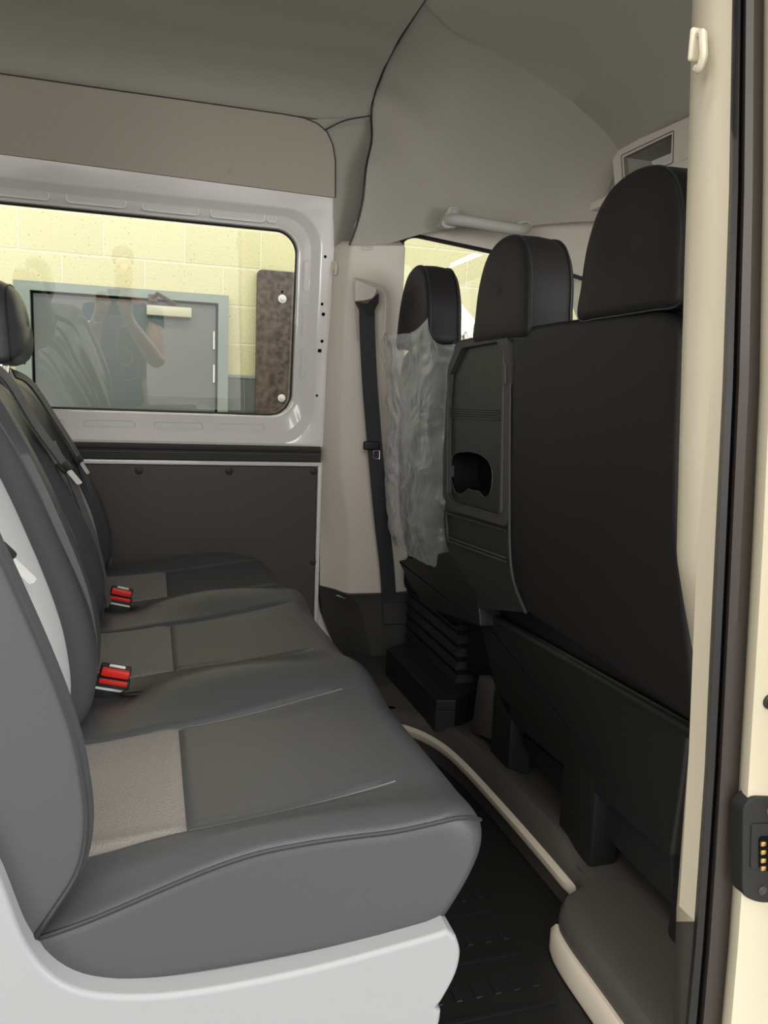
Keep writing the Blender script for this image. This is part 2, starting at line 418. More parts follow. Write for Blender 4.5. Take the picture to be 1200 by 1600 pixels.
rings = [rring(GX0-.14, OZ0, OX, OZ1, .004, .006), rring(GX0-.14, OZ0+.001, OX-.001, OZ1-.001, .006, 0),
         rring(GX0-.10, r1B, r1R, r1T, .105, -.002), rring(GX0-.095, r1B+.006, r1R-.006, r1T-.006, .10, .004), rring(GX0-.085, r2B-.004, r2R+.004, r2T+.004, .09, .026), rring(GX0-.08, r2B, r2R, r2T, .088, .030),
         rring(GX0-.03, GZ0-.022, GX1+.022, GZ1+.020, .088, .032), rring(GX0-.02, GZ0-.014, GX1+.014, GZ1+.013, .08, .040), rring(GX0-.004, GZ0-.004, GX1+.004, GZ1+.004, .070, .043), rring(GX0, GZ0, GX1, GZ1, .068, .060)]
grid(b, rings, cu=True, cv=False)
def emboss(x0, z0, x1, z1, off=.031, r=.010):
    pts = rring(x0, z0, x1, z1, min(r, (z1-z0)*.45), off, 5, 3); tube(b, pts, .0028, 6, True)
mz = (GZ1+.020+r2T)/2; mb = (GZ0-.022+r2B)/2
for x in (-.62, -.42, -.22, -.02, .17):
    emboss(x, mz-.012, x+.155, mz+.012); emboss(x+.03, mb-.010, x+.175, mb+.010)
emboss(.335, mz-.010, .36, mz+.008)
mx_ = (GX1+.022+r2R)/2
for z in (1.0, 1.13, 1.26): emboss(mx_-.008, z, mx_+.008, z+.09, r=.006)
struct('window_1', b, M['white_paint'], smooth=50)
winst = bpy.data.objects['window_1']
b = B(); tube(b, rring(GX0+.002, GZ0+.002, GX1-.002, GZ1-.002, .066, .050), .0035, 8, True); link('window_seal', b, M['rubber'], winst)
# the pane, bowed a little
b = B()
R0 = rring(GX0-.02, GZ0-.015, GX1+.015, GZ1+.015, .075, .055)
rows = [[Vector((c.x, c.y, c.z)) for c in R0]]
def pane_pt(x, z): return Vector((x, yw(z, .060)+.037*(x+.15), z))
vs = [b.verts.new(pane_pt(p.x, p.z)) for p in R0]; b.faces.new(vs)
link('window_pane', b, M['glass'], winst, 0)
for px, py, s in ((508, 401, 1), (503, 475, 1), (505, 491, 1.2), (503, 533, 1.1), (495, 618, .9)):
    p = W(px, py, 0); b = B(); disc(b, p+Vector((0, .002, 0)), (0, -1, -.11), .0048*s, .005, 12); link('panel_hole', b, M['dark_void'], winst)
p = W(499, 548, 0); b = B(); box(b, p-Vector((.005, .005, .005)), p+Vector((.005, .001, .005))); link('panel_hole', b, M['dark_void'], winst, 0)

# grey fabric side panel above the window, with rounded top front corner
b = B(); tz = 1.775
poly = [(-1.2, 1.553), (XR+.028, 1.550), (XR+.030, 1.66)]
def cwall(x, z, off): return Vector((x, yw(z, off), z))
def pcorn(off):
    o = [cwall(-1.2, 1.553, off), W(524, 309, off)]
    for px, py in ((524, 250), (520, 226), (511, 206), (496, 193), (474, 184), (440, 178), (300, 158), (150, 137), (0, 115)):
        q = W(px, py, off); o.append(q)
    o.append(cwall(-1.2, o[-1].z, off)); return o
outer = pcorn(-.008)
b = B(); prism(b, outer, Vector((0, .02, 0)), .003)
up = struct('trim_6', b, M['fabric_panel'])
b = B(); tube(b, [q+Vector((0, -.001, 0)) for q in outer[1:-1]], .0016, 6); link('panel_edge', b, M['rubber'], up)
p = W(361, 268, -.008); b = B(); disc(b, p+Vector((0, .002, 0)), (0, -1, -.11), .008, .003, dome=.0015); link('panel_button', b, M['fabric_panel'], up)

# rear ceiling: a roof sheet curving down onto the side panel
def ceil_prof(s):                                    # s 0..1 from far side to near side -> (y,z)
    tab = [(0, (2.372, 1.745)), (.04, (2.352, 1.785)), (.09, (2.30, 1.822)), (.15, (2.22, 1.85)), (.24, (2.08, 1.872)), (.5, (1.6, 1.885)), (.8, (1.1, 1.88)), (.93, (.86, 1.84)), (1, (.74, 1.76))]
    y = interp([(a, v[0]) for a, v in tab], s); z = interp([(a, v[1]) for a, v in tab], s); return y, z
XJ = .625
b = B(); rows = []
for x in lin(-1.2, XJ, 26):
    r = []
    for s in [i/60 for i in range(61)]:
        y, z = ceil_prof(s)
        dip = .004*math.sin(x*7+1)*sm(0, .2, s)
        k = sm(.30, XJ, x)
        r.append(Vector((x, y+.006*k, z-dip*(1-k)+.002*k)))
    rows.append(r)
grid(b, rows)
cl = struct('ceiling', b, M['headliner'], smooth=60)
for i, (px, py) in enumerate(((380, 48),)):
    p = P(px, py, 'Z', 1.868); b = B(); disc(b, p+Vector((0, 0, .004)), (0, .05, -1), .017, .006, dome=.002); link('ceiling_clip', b, M['headliner'], cl)

# cab headliner: dome over the side and a flat centre
b = B(); rows = []
crease = [(.62, 1.90, 1.885), (.70, 1.96, 1.872), (.78, 2.00, 1.862), (.88, 2.02, 1.852), (.98, 2.055, 1.842), (1.10, 2.10, 1.822), (1.22, 2.15, 1.79), (1.32, 2.185, 1.755), (1.40, 2.225, 1.715)]
foot = [(.62, 2.37, 1.42), (.70, 2.372, 1.43), (.78, 2.365, 1.452), (.88, 2.36, 1.47), (.98, 2.36, 1.485), (1.10, 2.36, 1.50), (1.22, 2.36, 1.52), (1.32, 2.35, 1.535), (1.42, 2.33, 1.545)]
crs = smoothpath(crease, 6); fts = smoothpath(foot, 6)
def reline(pts, n):
    pts = [Vector(p) for p in pts]; d = [0]
    for a_, b_ in zip(pts, pts[1:]): d.append(d[-1]+(b_-a_).length)
    out = []
    for k in range(n):
        s_ = d[-1]*k/(n-1); i = min(len(pts)-2, max([q for q in range(len(d)) if d[q] <= s_+1e-9])); out.append(pts[i].lerp(pts[i+1], (s_-d[i])/(d[i+1]-d[i])))
    return out
ND = 33
seamline = smoothpath([W(546, 382, -.055), W(557, 352, -.06), W(567, 310, -.06), W(572, 260, -.055), (.628, 2.335, 1.70), P(580, 180, 'X', .628), P(584, 150, 'X', .628), (.628, 2.27, 1.838), (.628, 2.20, 1.862), (.628, 2.08, 1.876), (.628, 1.90, 1.885)], 5)
first = reline(seamline, ND)
for i, (c, f) in enumerate(zip(crs, fts)):
    x01 = (c.x-.62)/.8; r = []
    amax = math.radians(90-48*sm(.1, .8, x01)); c0 = math.cos(amax); s0 = math.sin(amax)
    arc = []
    for k in range(ND*2):
        a = k/(ND*2-1)*amax
        y = c.y+(f.y-c.y)*(math.cos(a)-c0)/(1-c0); z = f.z+(c.z-f.z)*math.sin(a)/s0
        arc.append(Vector((f.x+(c.x-f.x)*k/(ND*2-1), y, z)))
    arc = reline(arc, ND); wgt = 1-sm(0, .30, x01)
    for k in range(ND):
        q = arc[k].lerp(first[k]+Vector((c.x-.62, 0, 0)), wgt); r.append(q)
    rows.append(r)
dome_rows = rows
grid(b, rows)
rows = []
for c in crs:
    r = []
    for k in range(12):
        t = k/11; y = c.y+(.80-c.y)*t
        z = c.z+.012*math.sin(min(1, t*1.0)*math.pi)+(1.885-c.z)*0*t - .0*t
        r.append(Vector((c.x, y, z)))
    rows.append(r)
grid(b, rows)
struct('ceiling_cab', b, M['headliner'], smooth=28)
# the dark seam between the rear and the cab headliner
b = B()
tube(b, [p+Vector((-.001, -.003, -.003)) for p in first]+[Vector((.627, 1.5, 1.885)), Vector((.627, .85, 1.882))], .003, 6)
struct('trim_7', b, M['rubber'])
# grey corner piece between side panel, roof and dome
b = B(); rows = []
for px_l, px_r, y in ((488, 580, 183), (508, 579, 200), (525, 577, 240), (525, 572, 290), (525, 562, 330), (526, 552, 356), (526, 545, 382)):
    a = W(px_l-4, y+4, -.004); c = P(px_r+4, y, 'X', .628); c = W(px_r+2, y, .03)
    r = []
    for t in lin(0, 1, 9):
        q = a.lerp(c, t); q.y += .0 - .018*math.sin(t*math.pi)*0 ; r.append(q)
    rows.append(r)
grid(b, rows)
struct('trim_8', b, M['headliner'], smooth=60)
b = B(); tube(b, smoothpath([W(508, 203, -.012), W(540, 188, -.022), W(580, 181, -.04)], 5), .0022, 6); struct('trim_9', b, M['rubber'])

# --- far B pillar
rowsdef = [  # y px, left x, crease x, right x
    (372, 524, 547, 632),     (384, 523, 546, 632), (430, 519, 541, 630), (480, 515, 536, 628), (560, 508, 532, 630), (640, 505, 530, 632), (720, 503, 528, 636), (770, 502, 532, 642), (810, 501, 541, 648), (860, 500, 541, 655), (900, 500, 541, 660), (936, 500, 541, 664)]
b = B(); rows = []
for y, xl, xc, xr in rowsdef:
    yl = y-(14 if y > 900 else 0)
    zz = P(xc, y, 'Y', 2.38).z; le = -.11*max(0, zz-.78)
    pl = P(xl, yl, 'Y', 2.455+le); pc = P(xc, y, 'Y', 2.395+le); pr = P(xr, y, 'Y', 2.40+le)
    pc2 = P(xc+8, y, 'Y', 2.385+le); pm = P((xc+xr)/2, y, 'Y', 2.382+le)
    rows.append([Vector((pl.x, pl.y+.04, pl.z)), pl, pl.lerp(pc, .5)+Vector((0, .004, 0)), pc, pc2, pm, pr, pr+Vector((.012, .03, 0)), pr+Vector((.012, .10, 0))])
rows[0] = [q+Vector((0, .05, 0)) for q in rows[0]]
grid(b, rows)
pil = struct('trim_10', b, M['pillar'], smooth=50)
b = B(); q = [W(565, 384, -.076), W(582, 384, -.076), W(582, 390, -.076), W(565, 390, -.076)]
tube(b, roundpoly(q, .002, 2), .0012, 5, True); link('airbag_tab', b, M['pillar'], pil)
# lower dark trim of the pillar
b = B(); rows = []
for y, xl, xc, xr in ((925, 499, 541, 700), (940, 500, 556, 700), (960, 504, 564, 700), (990, 515, 570, 700), (1020, 530, 578, 700), (1050, 545, 588, 700), (1075, 560, 590, 700)):
    yl = y-(10 if y < 950 else 0)
    pl = P(xl, yl, 'Y', 2.45); pc = P(xc, y+4, 'Y', 2.372); pr = P(xr, y, 'Y', 2.365)
    rows.append([Vector((pl.x-.0, 2.49, pl.z)), pl, pl.lerp(pc, .5)+Vector((.01, .004, 0)), pc, pc+Vector((.01, -.006, 0)), pr])
grid(b, [[v+Vector((0, .03, 0)) for v in rows[0]]]+rows)
lp = struct('trim_11', b, M['dark_plastic'], smooth=50)
b = B(); q = [P(x, y, 'Y', 2.364) for x, y in ((597, 941), (637, 941), (637, 975), (599, 976))]; tube(b, roundpoly(q, .004, 2), .0014, 5, True); link('hatch', b, M['black_plastic'], lp)

# --- cab front: far door, its window, windscreen, A pillar, dash
b = B(); box(b, (.72, 2.41, .0), (2.3, 2.47, .93), .01); box(b, (.70, 2.44, .9), (.775, 2.48, 1.46)); struct('door_1', b, M['dark_plastic'])
dwy = 2.39
def dring(g, off): # side window of the cab door, leaning
    pts = [P(625-g, 420, 'Y', dwy+off), P(629-g*.8, 378-g, 'Y', dwy+off), P(645, 371-g, 'Y', dwy+off), P(800, 404-g, 'Y', dwy+off), P(960, 455-g, 'Y', dwy+off)]
    z0 = .93-(.0006*g)
    pts = [Vector((pts[0].x, pts[0].y, z0))]+[pts[0]]+pts[1:]+[Vector((2.05, dwy+off, .97)), Vector((2.0, dwy+off, z0))]
    return roundpoly(pts, .02, 3)
b = B(); rr = [dring(0, .02), dring(0, -.004), dring(4, -.004), dring(7, .0)]
grid(b, rr, cu=True); dwin = struct('window_2', b, M['rubber'])
b = B(); b.faces.new([b.verts.new(p) for p in dring(1, .012)]); link('window_pane', b, M['glass'], dwin, 0)
b = B(); outer_r = roundpoly([Vector((.60, dwy+.012, .90)), Vector((.60, dwy+.012, 1.52)), Vector((1.55, dwy+.012, 1.60)), Vector((2.3, dwy+.012, .90))], .01, 3)
plate_hole(b, outer_r, [dring(5, .012)], (0, .03, 0)); struct('door_2', b, M['pillar'], smooth=0)
# screen header, windscreen, A pillar
b = B(); grid(b, [[Vector((1.44, y, 1.60)), Vector((1.46, y, 1.585)), Vector((1.52, y, 1.555)), Vector((1.55, y, 1.56))] for y in (.75, 2.38)])
struct('trim_12', b, M['pillar'])
b = B(); tube(b, [(1.53, .78, 1.548), (1.53, 2.33, 1.548)], .009, 8); tube(b, smoothpath([(1.53, 2.33, 1.548), (1.8, 2.345, 1.28), (2.15, 2.36, .95)], 5), .009, 8)
wsx = struct('window_3', b, M['rubber'])
b = B(); grid(b, [[Vector((1.53, y, 1.545)), Vector((1.84, y, 1.25)), Vector((2.2, y, .92))] for y in lin(.78, 2.36, 5)]); link('window_pane', b, M['glass'], wsx)
b = B(); tube(b, smoothpath([(1.46, 2.37, 1.60), (1.78, 2.385, 1.30), (2.18, 2.40, .94)], 6), .035, 10); struct('trim_13', b, M['pillar'])
b = B(); grid(b, [[Vector((x, y, z)) for x, z in ((1.55, .1), (1.50, .5), (1.48, .78), (1.54, .86), (1.75, .90), (2.25, .90), (2.3, .2))] for y in (.76, 2.41)], cap0=True, cap1=True)
struct('wall_front', b, M['dark_plastic'])
# bulkhead, outer roof, header over the sliding door (keep the roof's shade real)
b = B(); box(b, (-1.24, .70, -.05), (-1.20, 2.52, 1.92)); struct('wall_back', b, M['white_paint'], smooth=0)
b = B(); rows = []
for x in (-1.26, 1.35, 1.50): rows.append([Vector((x, y, z-(.28 if x > 1.4 else 0))) for y, z in ((2.56, 1.50), (2.50, 1.80), (2.30, 1.93), (1.6, 1.97), (.9, 1.93), (.70, 1.80), (.66, 1.66))])
grid(b, rows); struct('roof_skin', b, M['white_paint'])
b = B(); box(b, (-1.26, .655, 1.66), (.60, .74, 1.80), .01); box(b, (-1.26, .64, -.10), (-.95, .74, 1.7), .01); box(b, (-.96, .62, -.12), (.62, .735, -.0), .01); struct('wall_right', b, M['cream_paint'])

# --- near B pillar: trim, seals, jamb (vertical mouldings)
def ycol(base, z): return base+.05*max(0, z-1.0)
def colpt(px, py, base):
    y = base
    for _ in range(4):
        p = P(px, py, 'Y', y); y = ycol(base, p.z)
    return p
cols = [   # (base y, polyline of (px,py))
    (1.00, [(1100, -120), (1095, 0), (1090, 300), (1085, 600), (1078, 870), (1096, 960), (1104, 1020), (1100, 1140), (1092, 1250), (1085, 1430), (1082, 1700)]),
    (.80, [(1084, -120), (1082, 0), (1077, 180), (1070, 400), (1061, 700), (1057, 870), (1070, 950), (1083, 1020), (1079, 1140), (1070, 1250), (1057, 1420), (1049, 1700)]),
    (.775, [(1092, -120), (1090, 0), (1085, 200), (1078, 480), (1068, 700), (1066, 880), (1080, 960), (1093, 1030), (1089, 1140), (1078, 1260), (1065, 1450), (1056, 1700)]),
    (.745, [(1112, -120), (1110, 0), (1107, 200), (1103, 480), (1094, 700), (1089, 900), (1092, 980), (1098, 1060), (1092, 1160), (1084, 1270), (1070, 1450), (1060, 1700)]),
    (.735, [(1124, -120), (1122, 0), (1119, 200), (1114, 480), (1107, 700), (1100, 900), (1098, 980), (1100, 1070), (1096, 1160), (1089, 1270), (1078, 1450), (1066, 1700)]),
    (.715, [(1148, -120), (1145, 0), (1140, 300), (1130, 600), (1118, 850), (1109, 1040), (1102, 1200), (1092, 1350), (1083, 1480), (1070, 1620), (1062, 1700)]),
]
def resample(poly, ys):
    t = [(q[1], q[0]) for q in poly]; return [(interp(t, y), y) for y in ys]
YS = list(range(-120, 1701, 20))
def strip_obj(name, colset, m, y0=None, y1=None, sm_=60, back=0):
    b = B(); ys = [y for y in YS if (y0 is None or y >= y0) and (y1 is None or y <= y1)]
    cc = [[colpt(x, y, base) for x, y in resample(poly, ys)] for base, poly in colset]
    if back: cc.append([p+Vector((.0, back, 0)) for p in cc[-1]])
    grid(b, [list(r) for r in zip(*cc)]); return struct(name, b, m, smooth=sm_)
strip_obj('trim_14', cols, M['pillar_near'], y1=1440, back=.03)
strip_obj('trim_15', [(by+.002, pl) for by, pl in cols], M['brown_plastic'], y0=1400)
sealA = [(.715, [(1147, -120), (1144, 0), (1139, 300), (1129, 600), (1117, 850), (1108, 1040), (1101, 1200), (1091, 1350), (1082, 1480), (1069, 1620), (1061, 1700)]),
         (.695, [(1152, -120), (1149, 0), (1144, 300), (1135, 600), (1123, 850), (1114, 1040), (1106, 1200), (1097, 1350), (1087, 1480), (1074, 1620), (1066, 1700)]),
         (.690, [(1160, -120), (1157, 0), (1153, 300), (1145, 600), (1134, 850), (1125, 1040), (1117, 1200), (1107, 1350), (1098, 1480), (1086, 1620), (1078, 1700)]),
         (.705, [(1164, -120), (1161, 0), (1157, 300), (1149, 600), (1138, 850), (1129, 1040), (1121, 1200), (1111, 1350), (1102, 1480), (1090, 1620), (1082, 1700)])]
strip_obj('trim_16', sealA, M['rubber'])
sealB = [(.705, [(1163, -120), (1160, 0), (1156, 300), (1148, 600), (1137, 850), (1128, 1040), (1120, 1200), (1110, 1350), (1101, 1480), (1089, 1620), (1081, 1700)]),
         (.680, [(1168, -120), (1166, 0), (1163, 300), (1155, 600), (1144, 850), (1135, 1040), (1127, 1200), (1118, 1350), (1109, 1480), (1097, 1620), (1089, 1700)]),
         (.675, [(1180, -120), (1178, 0), (1176, 300), (1170, 600), (1158, 850), (1149, 1040), (1141, 1200), (1132, 1350), (1123, 1480), (1112, 1620), (1104, 1700)]),
         (.690, [(1198, -120), (1196, 0), (1194, 300), (1189, 600), (1178, 850), (1168, 1040), (1159, 1200), (1150, 1350), (1141, 1480), (1128, 1620), (1120, 1700)])]
strip_obj('trim_17', sealB, M['seal'])
jamb = [(.70, [(1198-6, -120), (1190, 0), (1188, 300), (1183, 600), (1172, 850), (1162, 1040), (1153, 1200), (1144, 1350), (1135, 1480), (1122, 1620), (1114, 1700)]),
        (.665, [(1203, -120), (1201, 0), (1199, 300), (1194, 600), (1183, 850), (1172, 1040), (1162, 1200), (1153, 1350), (1144, 1480), (1131, 1620), (1123, 1700)]),
        (.655, [(1212, -120), (1210, 0), (1208, 300), (1203, 600), (1192, 850), (1181, 1040), (1171, 1200), (1162, 1350), (1153, 1480), (1141, 1620), (1133, 1700)]),
        (.645, [(1400, -120), (1400, 0), (1400, 600), (1400, 1040), (1400, 1700)]),
        (.60, [(1440, -120), (1440, 1700)]), (.50, [(1500, -120), (1500, 1700)])]
strip_obj('wall_right_jamb', jamb, M['cream_paint'])

# ================================================================== OUTSIDE the far window
YW = 4.6; K = YW/3.7
b = B(); box(b, (-4.5, YW, -.6), (5, YW+.12, 3.4)); struct('wall_workshop', b, M['blocks'], smooth=0)
b = B(); box(b, (5.0, -3.5, -.6), (5.1, YW+.1, 3.4)); struct('wall_workshop_front', b, M['pale_wall'], smooth=0)
b = B(); box(b, (-4.5, -4, -.66), (5.1, YW+.1, -.6)); struct('ground', b, M['concrete'], smooth=0)
def O(px, py, d=0): return P(px, py, 'Y', YW-d)
zt0 = O(200, 450).z
xa, xb = O(25, 500).x, O(355, 560).x; xla, xlb = O(54, 500).x, O(336, 560).x
ztop = O(200, 452).z; zl = O(200, 469).z
dd = .975
# dado band
b = B(); dz = O(375, 590).z
box(b, (xb, YW-.006, -.6), (3, YW, dz)); box(b, (-4, YW-.006, -.6), (xa, YW, dz-.02)); struct('trim_18', b, M['dado'], smooth=0)
b = B(); box(b, (xb, YW-.012, dz-.004), (3, YW, dz+.016), .003); struct('trim_19', b, M['frame_grey'])
# fire door
t = thing('fire_door', 'grey green flush fire door in the yellow block wall, seen through the side window', 'door', ((xla+xlb)/2, YW-.03, -.6))
b = B(); box(b, (xla, YW-.035, -.59), (xlb, YW-.005, zl), .002); link('door_leaf', b, M['door_grey'], t)
b = B()
box(b, (xa, YW-.06, -.6), (xla-.012, YW, zl+.012)); box(b, (xlb+.012, YW-.06, -.6), (xb, YW, zl+.012)); box(b, (xa, YW-.06, zl+.012), (xb, YW, ztop))
link('door_frame', b, M['frame_grey'], t)
b = B(); box(b, (xla-.012, YW-.02, -.6), (xla, YW-.004, zl+.012)); box(b, (xlb, YW-.02, -.6), (xlb+.012, YW-.004, zl+.012)); box(b, (xla-.012, YW-.02, zl), (xlb+.012, YW-.004, zl+.012)); link('shadow_gap', b, M['dark_void'], t, 0)
b = B(); q0 = O(229, 477, .05); q1 = O(299, 497, .05); box(b, (q0.x, YW-.085, q1.z), (q1.x, YW-.036, q0.z), .005); cl_ = link('door_closer', b, M['brass'], t)
b = B(); tube(b, [O(275, 476, .06), O(245, 458, .085), O(238, 466, .065)], .009, 6); box(b, O(232, 470, .07), O(246, 461, .055)); link('closer_arm', b, M['bronze'], cl_)
for py in (532, 584):
    q = O(334.5, py, .04); b = B(); tube(b, [q-Vector((0, 0, .05)), q+Vector((0, 0, .05))], .0075, 8); link('hinge', b, M['chrome'], t)
# scuffed board on the wall
b = B(); q0 = O(402, 421, .05); xr = O(480, 421, .05).x
poly = roundpoly([Vector((q0.x, YW-.065, -.2)), Vector((q0.x, YW-.065, q0.z)), Vector((xr, YW-.065, q0.z)), Vector((xr, YW-.065, -.2))], [.001, .03, .03, .001], 4)
prism(b, poly, (0, .045, 0), .004); bd = link('timber_board', b, M['board'])
tag(bd, 'scuffed dark brown board bolted upright to the yellow wall beside the fire door', 'board')
for px, py, rr_ in ((441, 467, .024), (440, 622, .022)):
    q = O(px, py, .065); b = B(); disc(b, q, (0, -1, 0), rr_, .006, 20); disc(b, q-Vector((0, .006, 0)), (0, -1, 0), rr_*.5, .01, 6); link('bolt', b, M['label'], bd)
q = O(441, 456, .065); b = B(); disc(b, q, (0, -1, 0), .008, .002, 12); link('bolt_hole', b, M['dark_void'], bd)

# ================================================================== REAR BENCH
CK = [1.005, 1.535, 2.065]; HW = .265
bench = thing('rear_bench_seat', 'three place rear bench seat in charcoal leatherette with grey fabric inserts', 'seat', (0, 1.5, 0))
BX0 = -.17
def Xf(Y): return .392-.036*(Y-.78)
def seam_far(X): return .14+.055*sm(.05, .40, X)-.018*(1-sm(-.11, .03, X))
def seam_near(X): return .155-.045*sm(.05, .35, X)+.014*(1-sm(-.08, .04, X))
def ztop_(X, Y):
    k = min(range(3), key=lambda i: abs(Y-CK[i])); v = (Y-CK[k])/HW
    rid = sm(.45, 1.0, abs(v))
    z = .447+.016*sm(-.1, .30, X)
    amp = .032 if not (k == 0 and v < 0) else .034
    if k == 2 and v > 0: amp = .012
    if k == 2: z -= .004
    if not (k == 0 and v < 0): amp *= .1+.9*sm(-.10, .14, X)
    z += amp*rid*(1-.35*sm(.15, .38, X))
    z -= .007*(1-abs(v)**2)*(1-sm(.2, .36, X))
    if k == 0: z -= .058*(1-sm(-.16, .13, X))*(1-sm(.77, .86, Y))
    if k == 0: z -= .016*(1-sm(.76, .812, Y))*(1-sm(.24, .37, X))
    for yb in (1.285, 1.815): z -= .014*math.exp(-((X+.06)/.055)**2-((Y-yb)/.045)**2)
    # seams
    d = 1
    if X < .33:
        f = 1-sm(.26, .33, X)
        dd1 = abs((Y-CK[k])-seam_far(X)); dd2 = abs((Y-CK[k])+seam_near(X))
        z -= .0055*f*math.exp(-(min(dd1, dd2)/.005)**2)
    if -seam_near(X) < Y-CK[k] < seam_far(X): z -= .004*math.exp(-((X-.038)/.005)**2)
    return z
KN = [.76, .79]
for c_ in CK: KN += [c_-.155, c_+.14]
KN += [2.33, 2.34]
Ys = [.76, .762, .765, .769, .774, .782]
for a_, b_ in zip(KN[1:], KN[2:]):
    n_ = max(2, int((b_-a_)/.006)); Ys += [a_+(b_-a_)*i/n_ for i in range(n_)]
Ys += [2.336, 2.34]
def warp(Y, X):
    kt = [.76, .79]
    for c_ in CK: kt += [c_-seam_near(X), c_+seam_far(X)]
    kt += [2.33, 2.34]
    for a_, b_, ta, tb in zip(KN, KN[1:], kt, kt[1:]):
        if Y <= b_+1e-9: return ta+(tb-ta)*(Y-a_)/(b_-a_)
    return Y
XT = sorted(set([round(BX0+i*.0085, 4) for i in range(70)]))
def ring(Y):
    e = min(Y-.76, 2.34-Y); r = .016
    ins = (r-math.sqrt(max(0, r*r-(r-min(r, e))**2))) if e < r else 0
    xf = Xf(Y)-ins; R = .045; out = []
    if Y > 2.1: xf -= .10*((Y-2.1)/.24)**3
    if Y < .86: xf -= .03*((.86-Y)/.10)**2.5
    zb = .330+ins
    out.append(Vector((BX0+ins, Y, zb))); out.append(Vector((BX0+ins, Y, .38)))
    for X in lin(BX0+ins, .038, 26)+lin(.038, xf-R, 46)[1:]:
        Yw_ = warp(Y, X); out.append(Vector((X, Yw_, ztop_(X, Yw_)-ins)))
    Y = Yw_
    z1 = out[-1].z
    for a in lin(6, 96, 12):
        a = math.radians(a); out.append(Vector((xf-R+R*math.sin(a), Y, z1-R+R*math.cos(a))))
    x1, z2 = out[-1].x, out[-1].z
    for t in lin(.12, 1, 8): out.append(Vector((x1-.052*t**1.4, Y, z2+(zb-z2)*t)))
    return out
rr = [ring(Y) for Y in Ys]
b1 = B(); b2 = [B(), B(), B()]
NC = len(rr[0])
def inside(i, j):
    if not (3 <= j < 27) or i+1 >= len(Ys): return -1
    y = (Ys[i]+Ys[i+1])/2
    for k in range(3):
        if CK[k]-.155 < y < CK[k]+.14: return k
    return -1
cls = [[inside(i, j) for j in range(NC)] for i in range(len(rr))]
grid(b1, rr, cu=True, cap0=True, cap1=True, skip=lambda i, j: cls[i][j] >= 0)
cush = link('seat_cushion', b1, M['leather'], bench, 50)
for k in range(3):
    grid(b2[k], rr, skip=lambda i, j: cls[i][j] != k)
    bmesh.ops.delete(b2[k], geom=[v for v in b2[k].verts if not v.link_faces], context='VERTS')
    o = link('fabric_insert', b2[k], M['insert'], cush, 50)
# piping of the cushion's near edge
b = B(); pp = []
for X in lin(BX0+.05, Xf(.77)-.06, 30): pp.append(Vector((X, .7625, ztop_(X, .775)-.005)))
xe = pp[-1].x; ze = pp[-1].z
pp += [Vector((xe+.02, .764, ze-.002)), Vector((xe+.035, .77, ze-.010))]
tube(b, smoothpath(pp, 2), .0026, 6); link('piping', b, M['piping'], cush)
# light seam threads
for k in range(2):
    for s in (1, -1):
        pts = []
        for X in lin(.0 if s > 0 else .04, .30, 26):
            Y = CK[k]+(seam_far(X) if s > 0 else -seam_near(X)); pts.append(Vector((X, Y-.004, ztop_(X, Y-.004)+.0004)))
        b = B(); tube(b, pts, .0012, 5); link('seam_thread', b, M['seam'], cush)

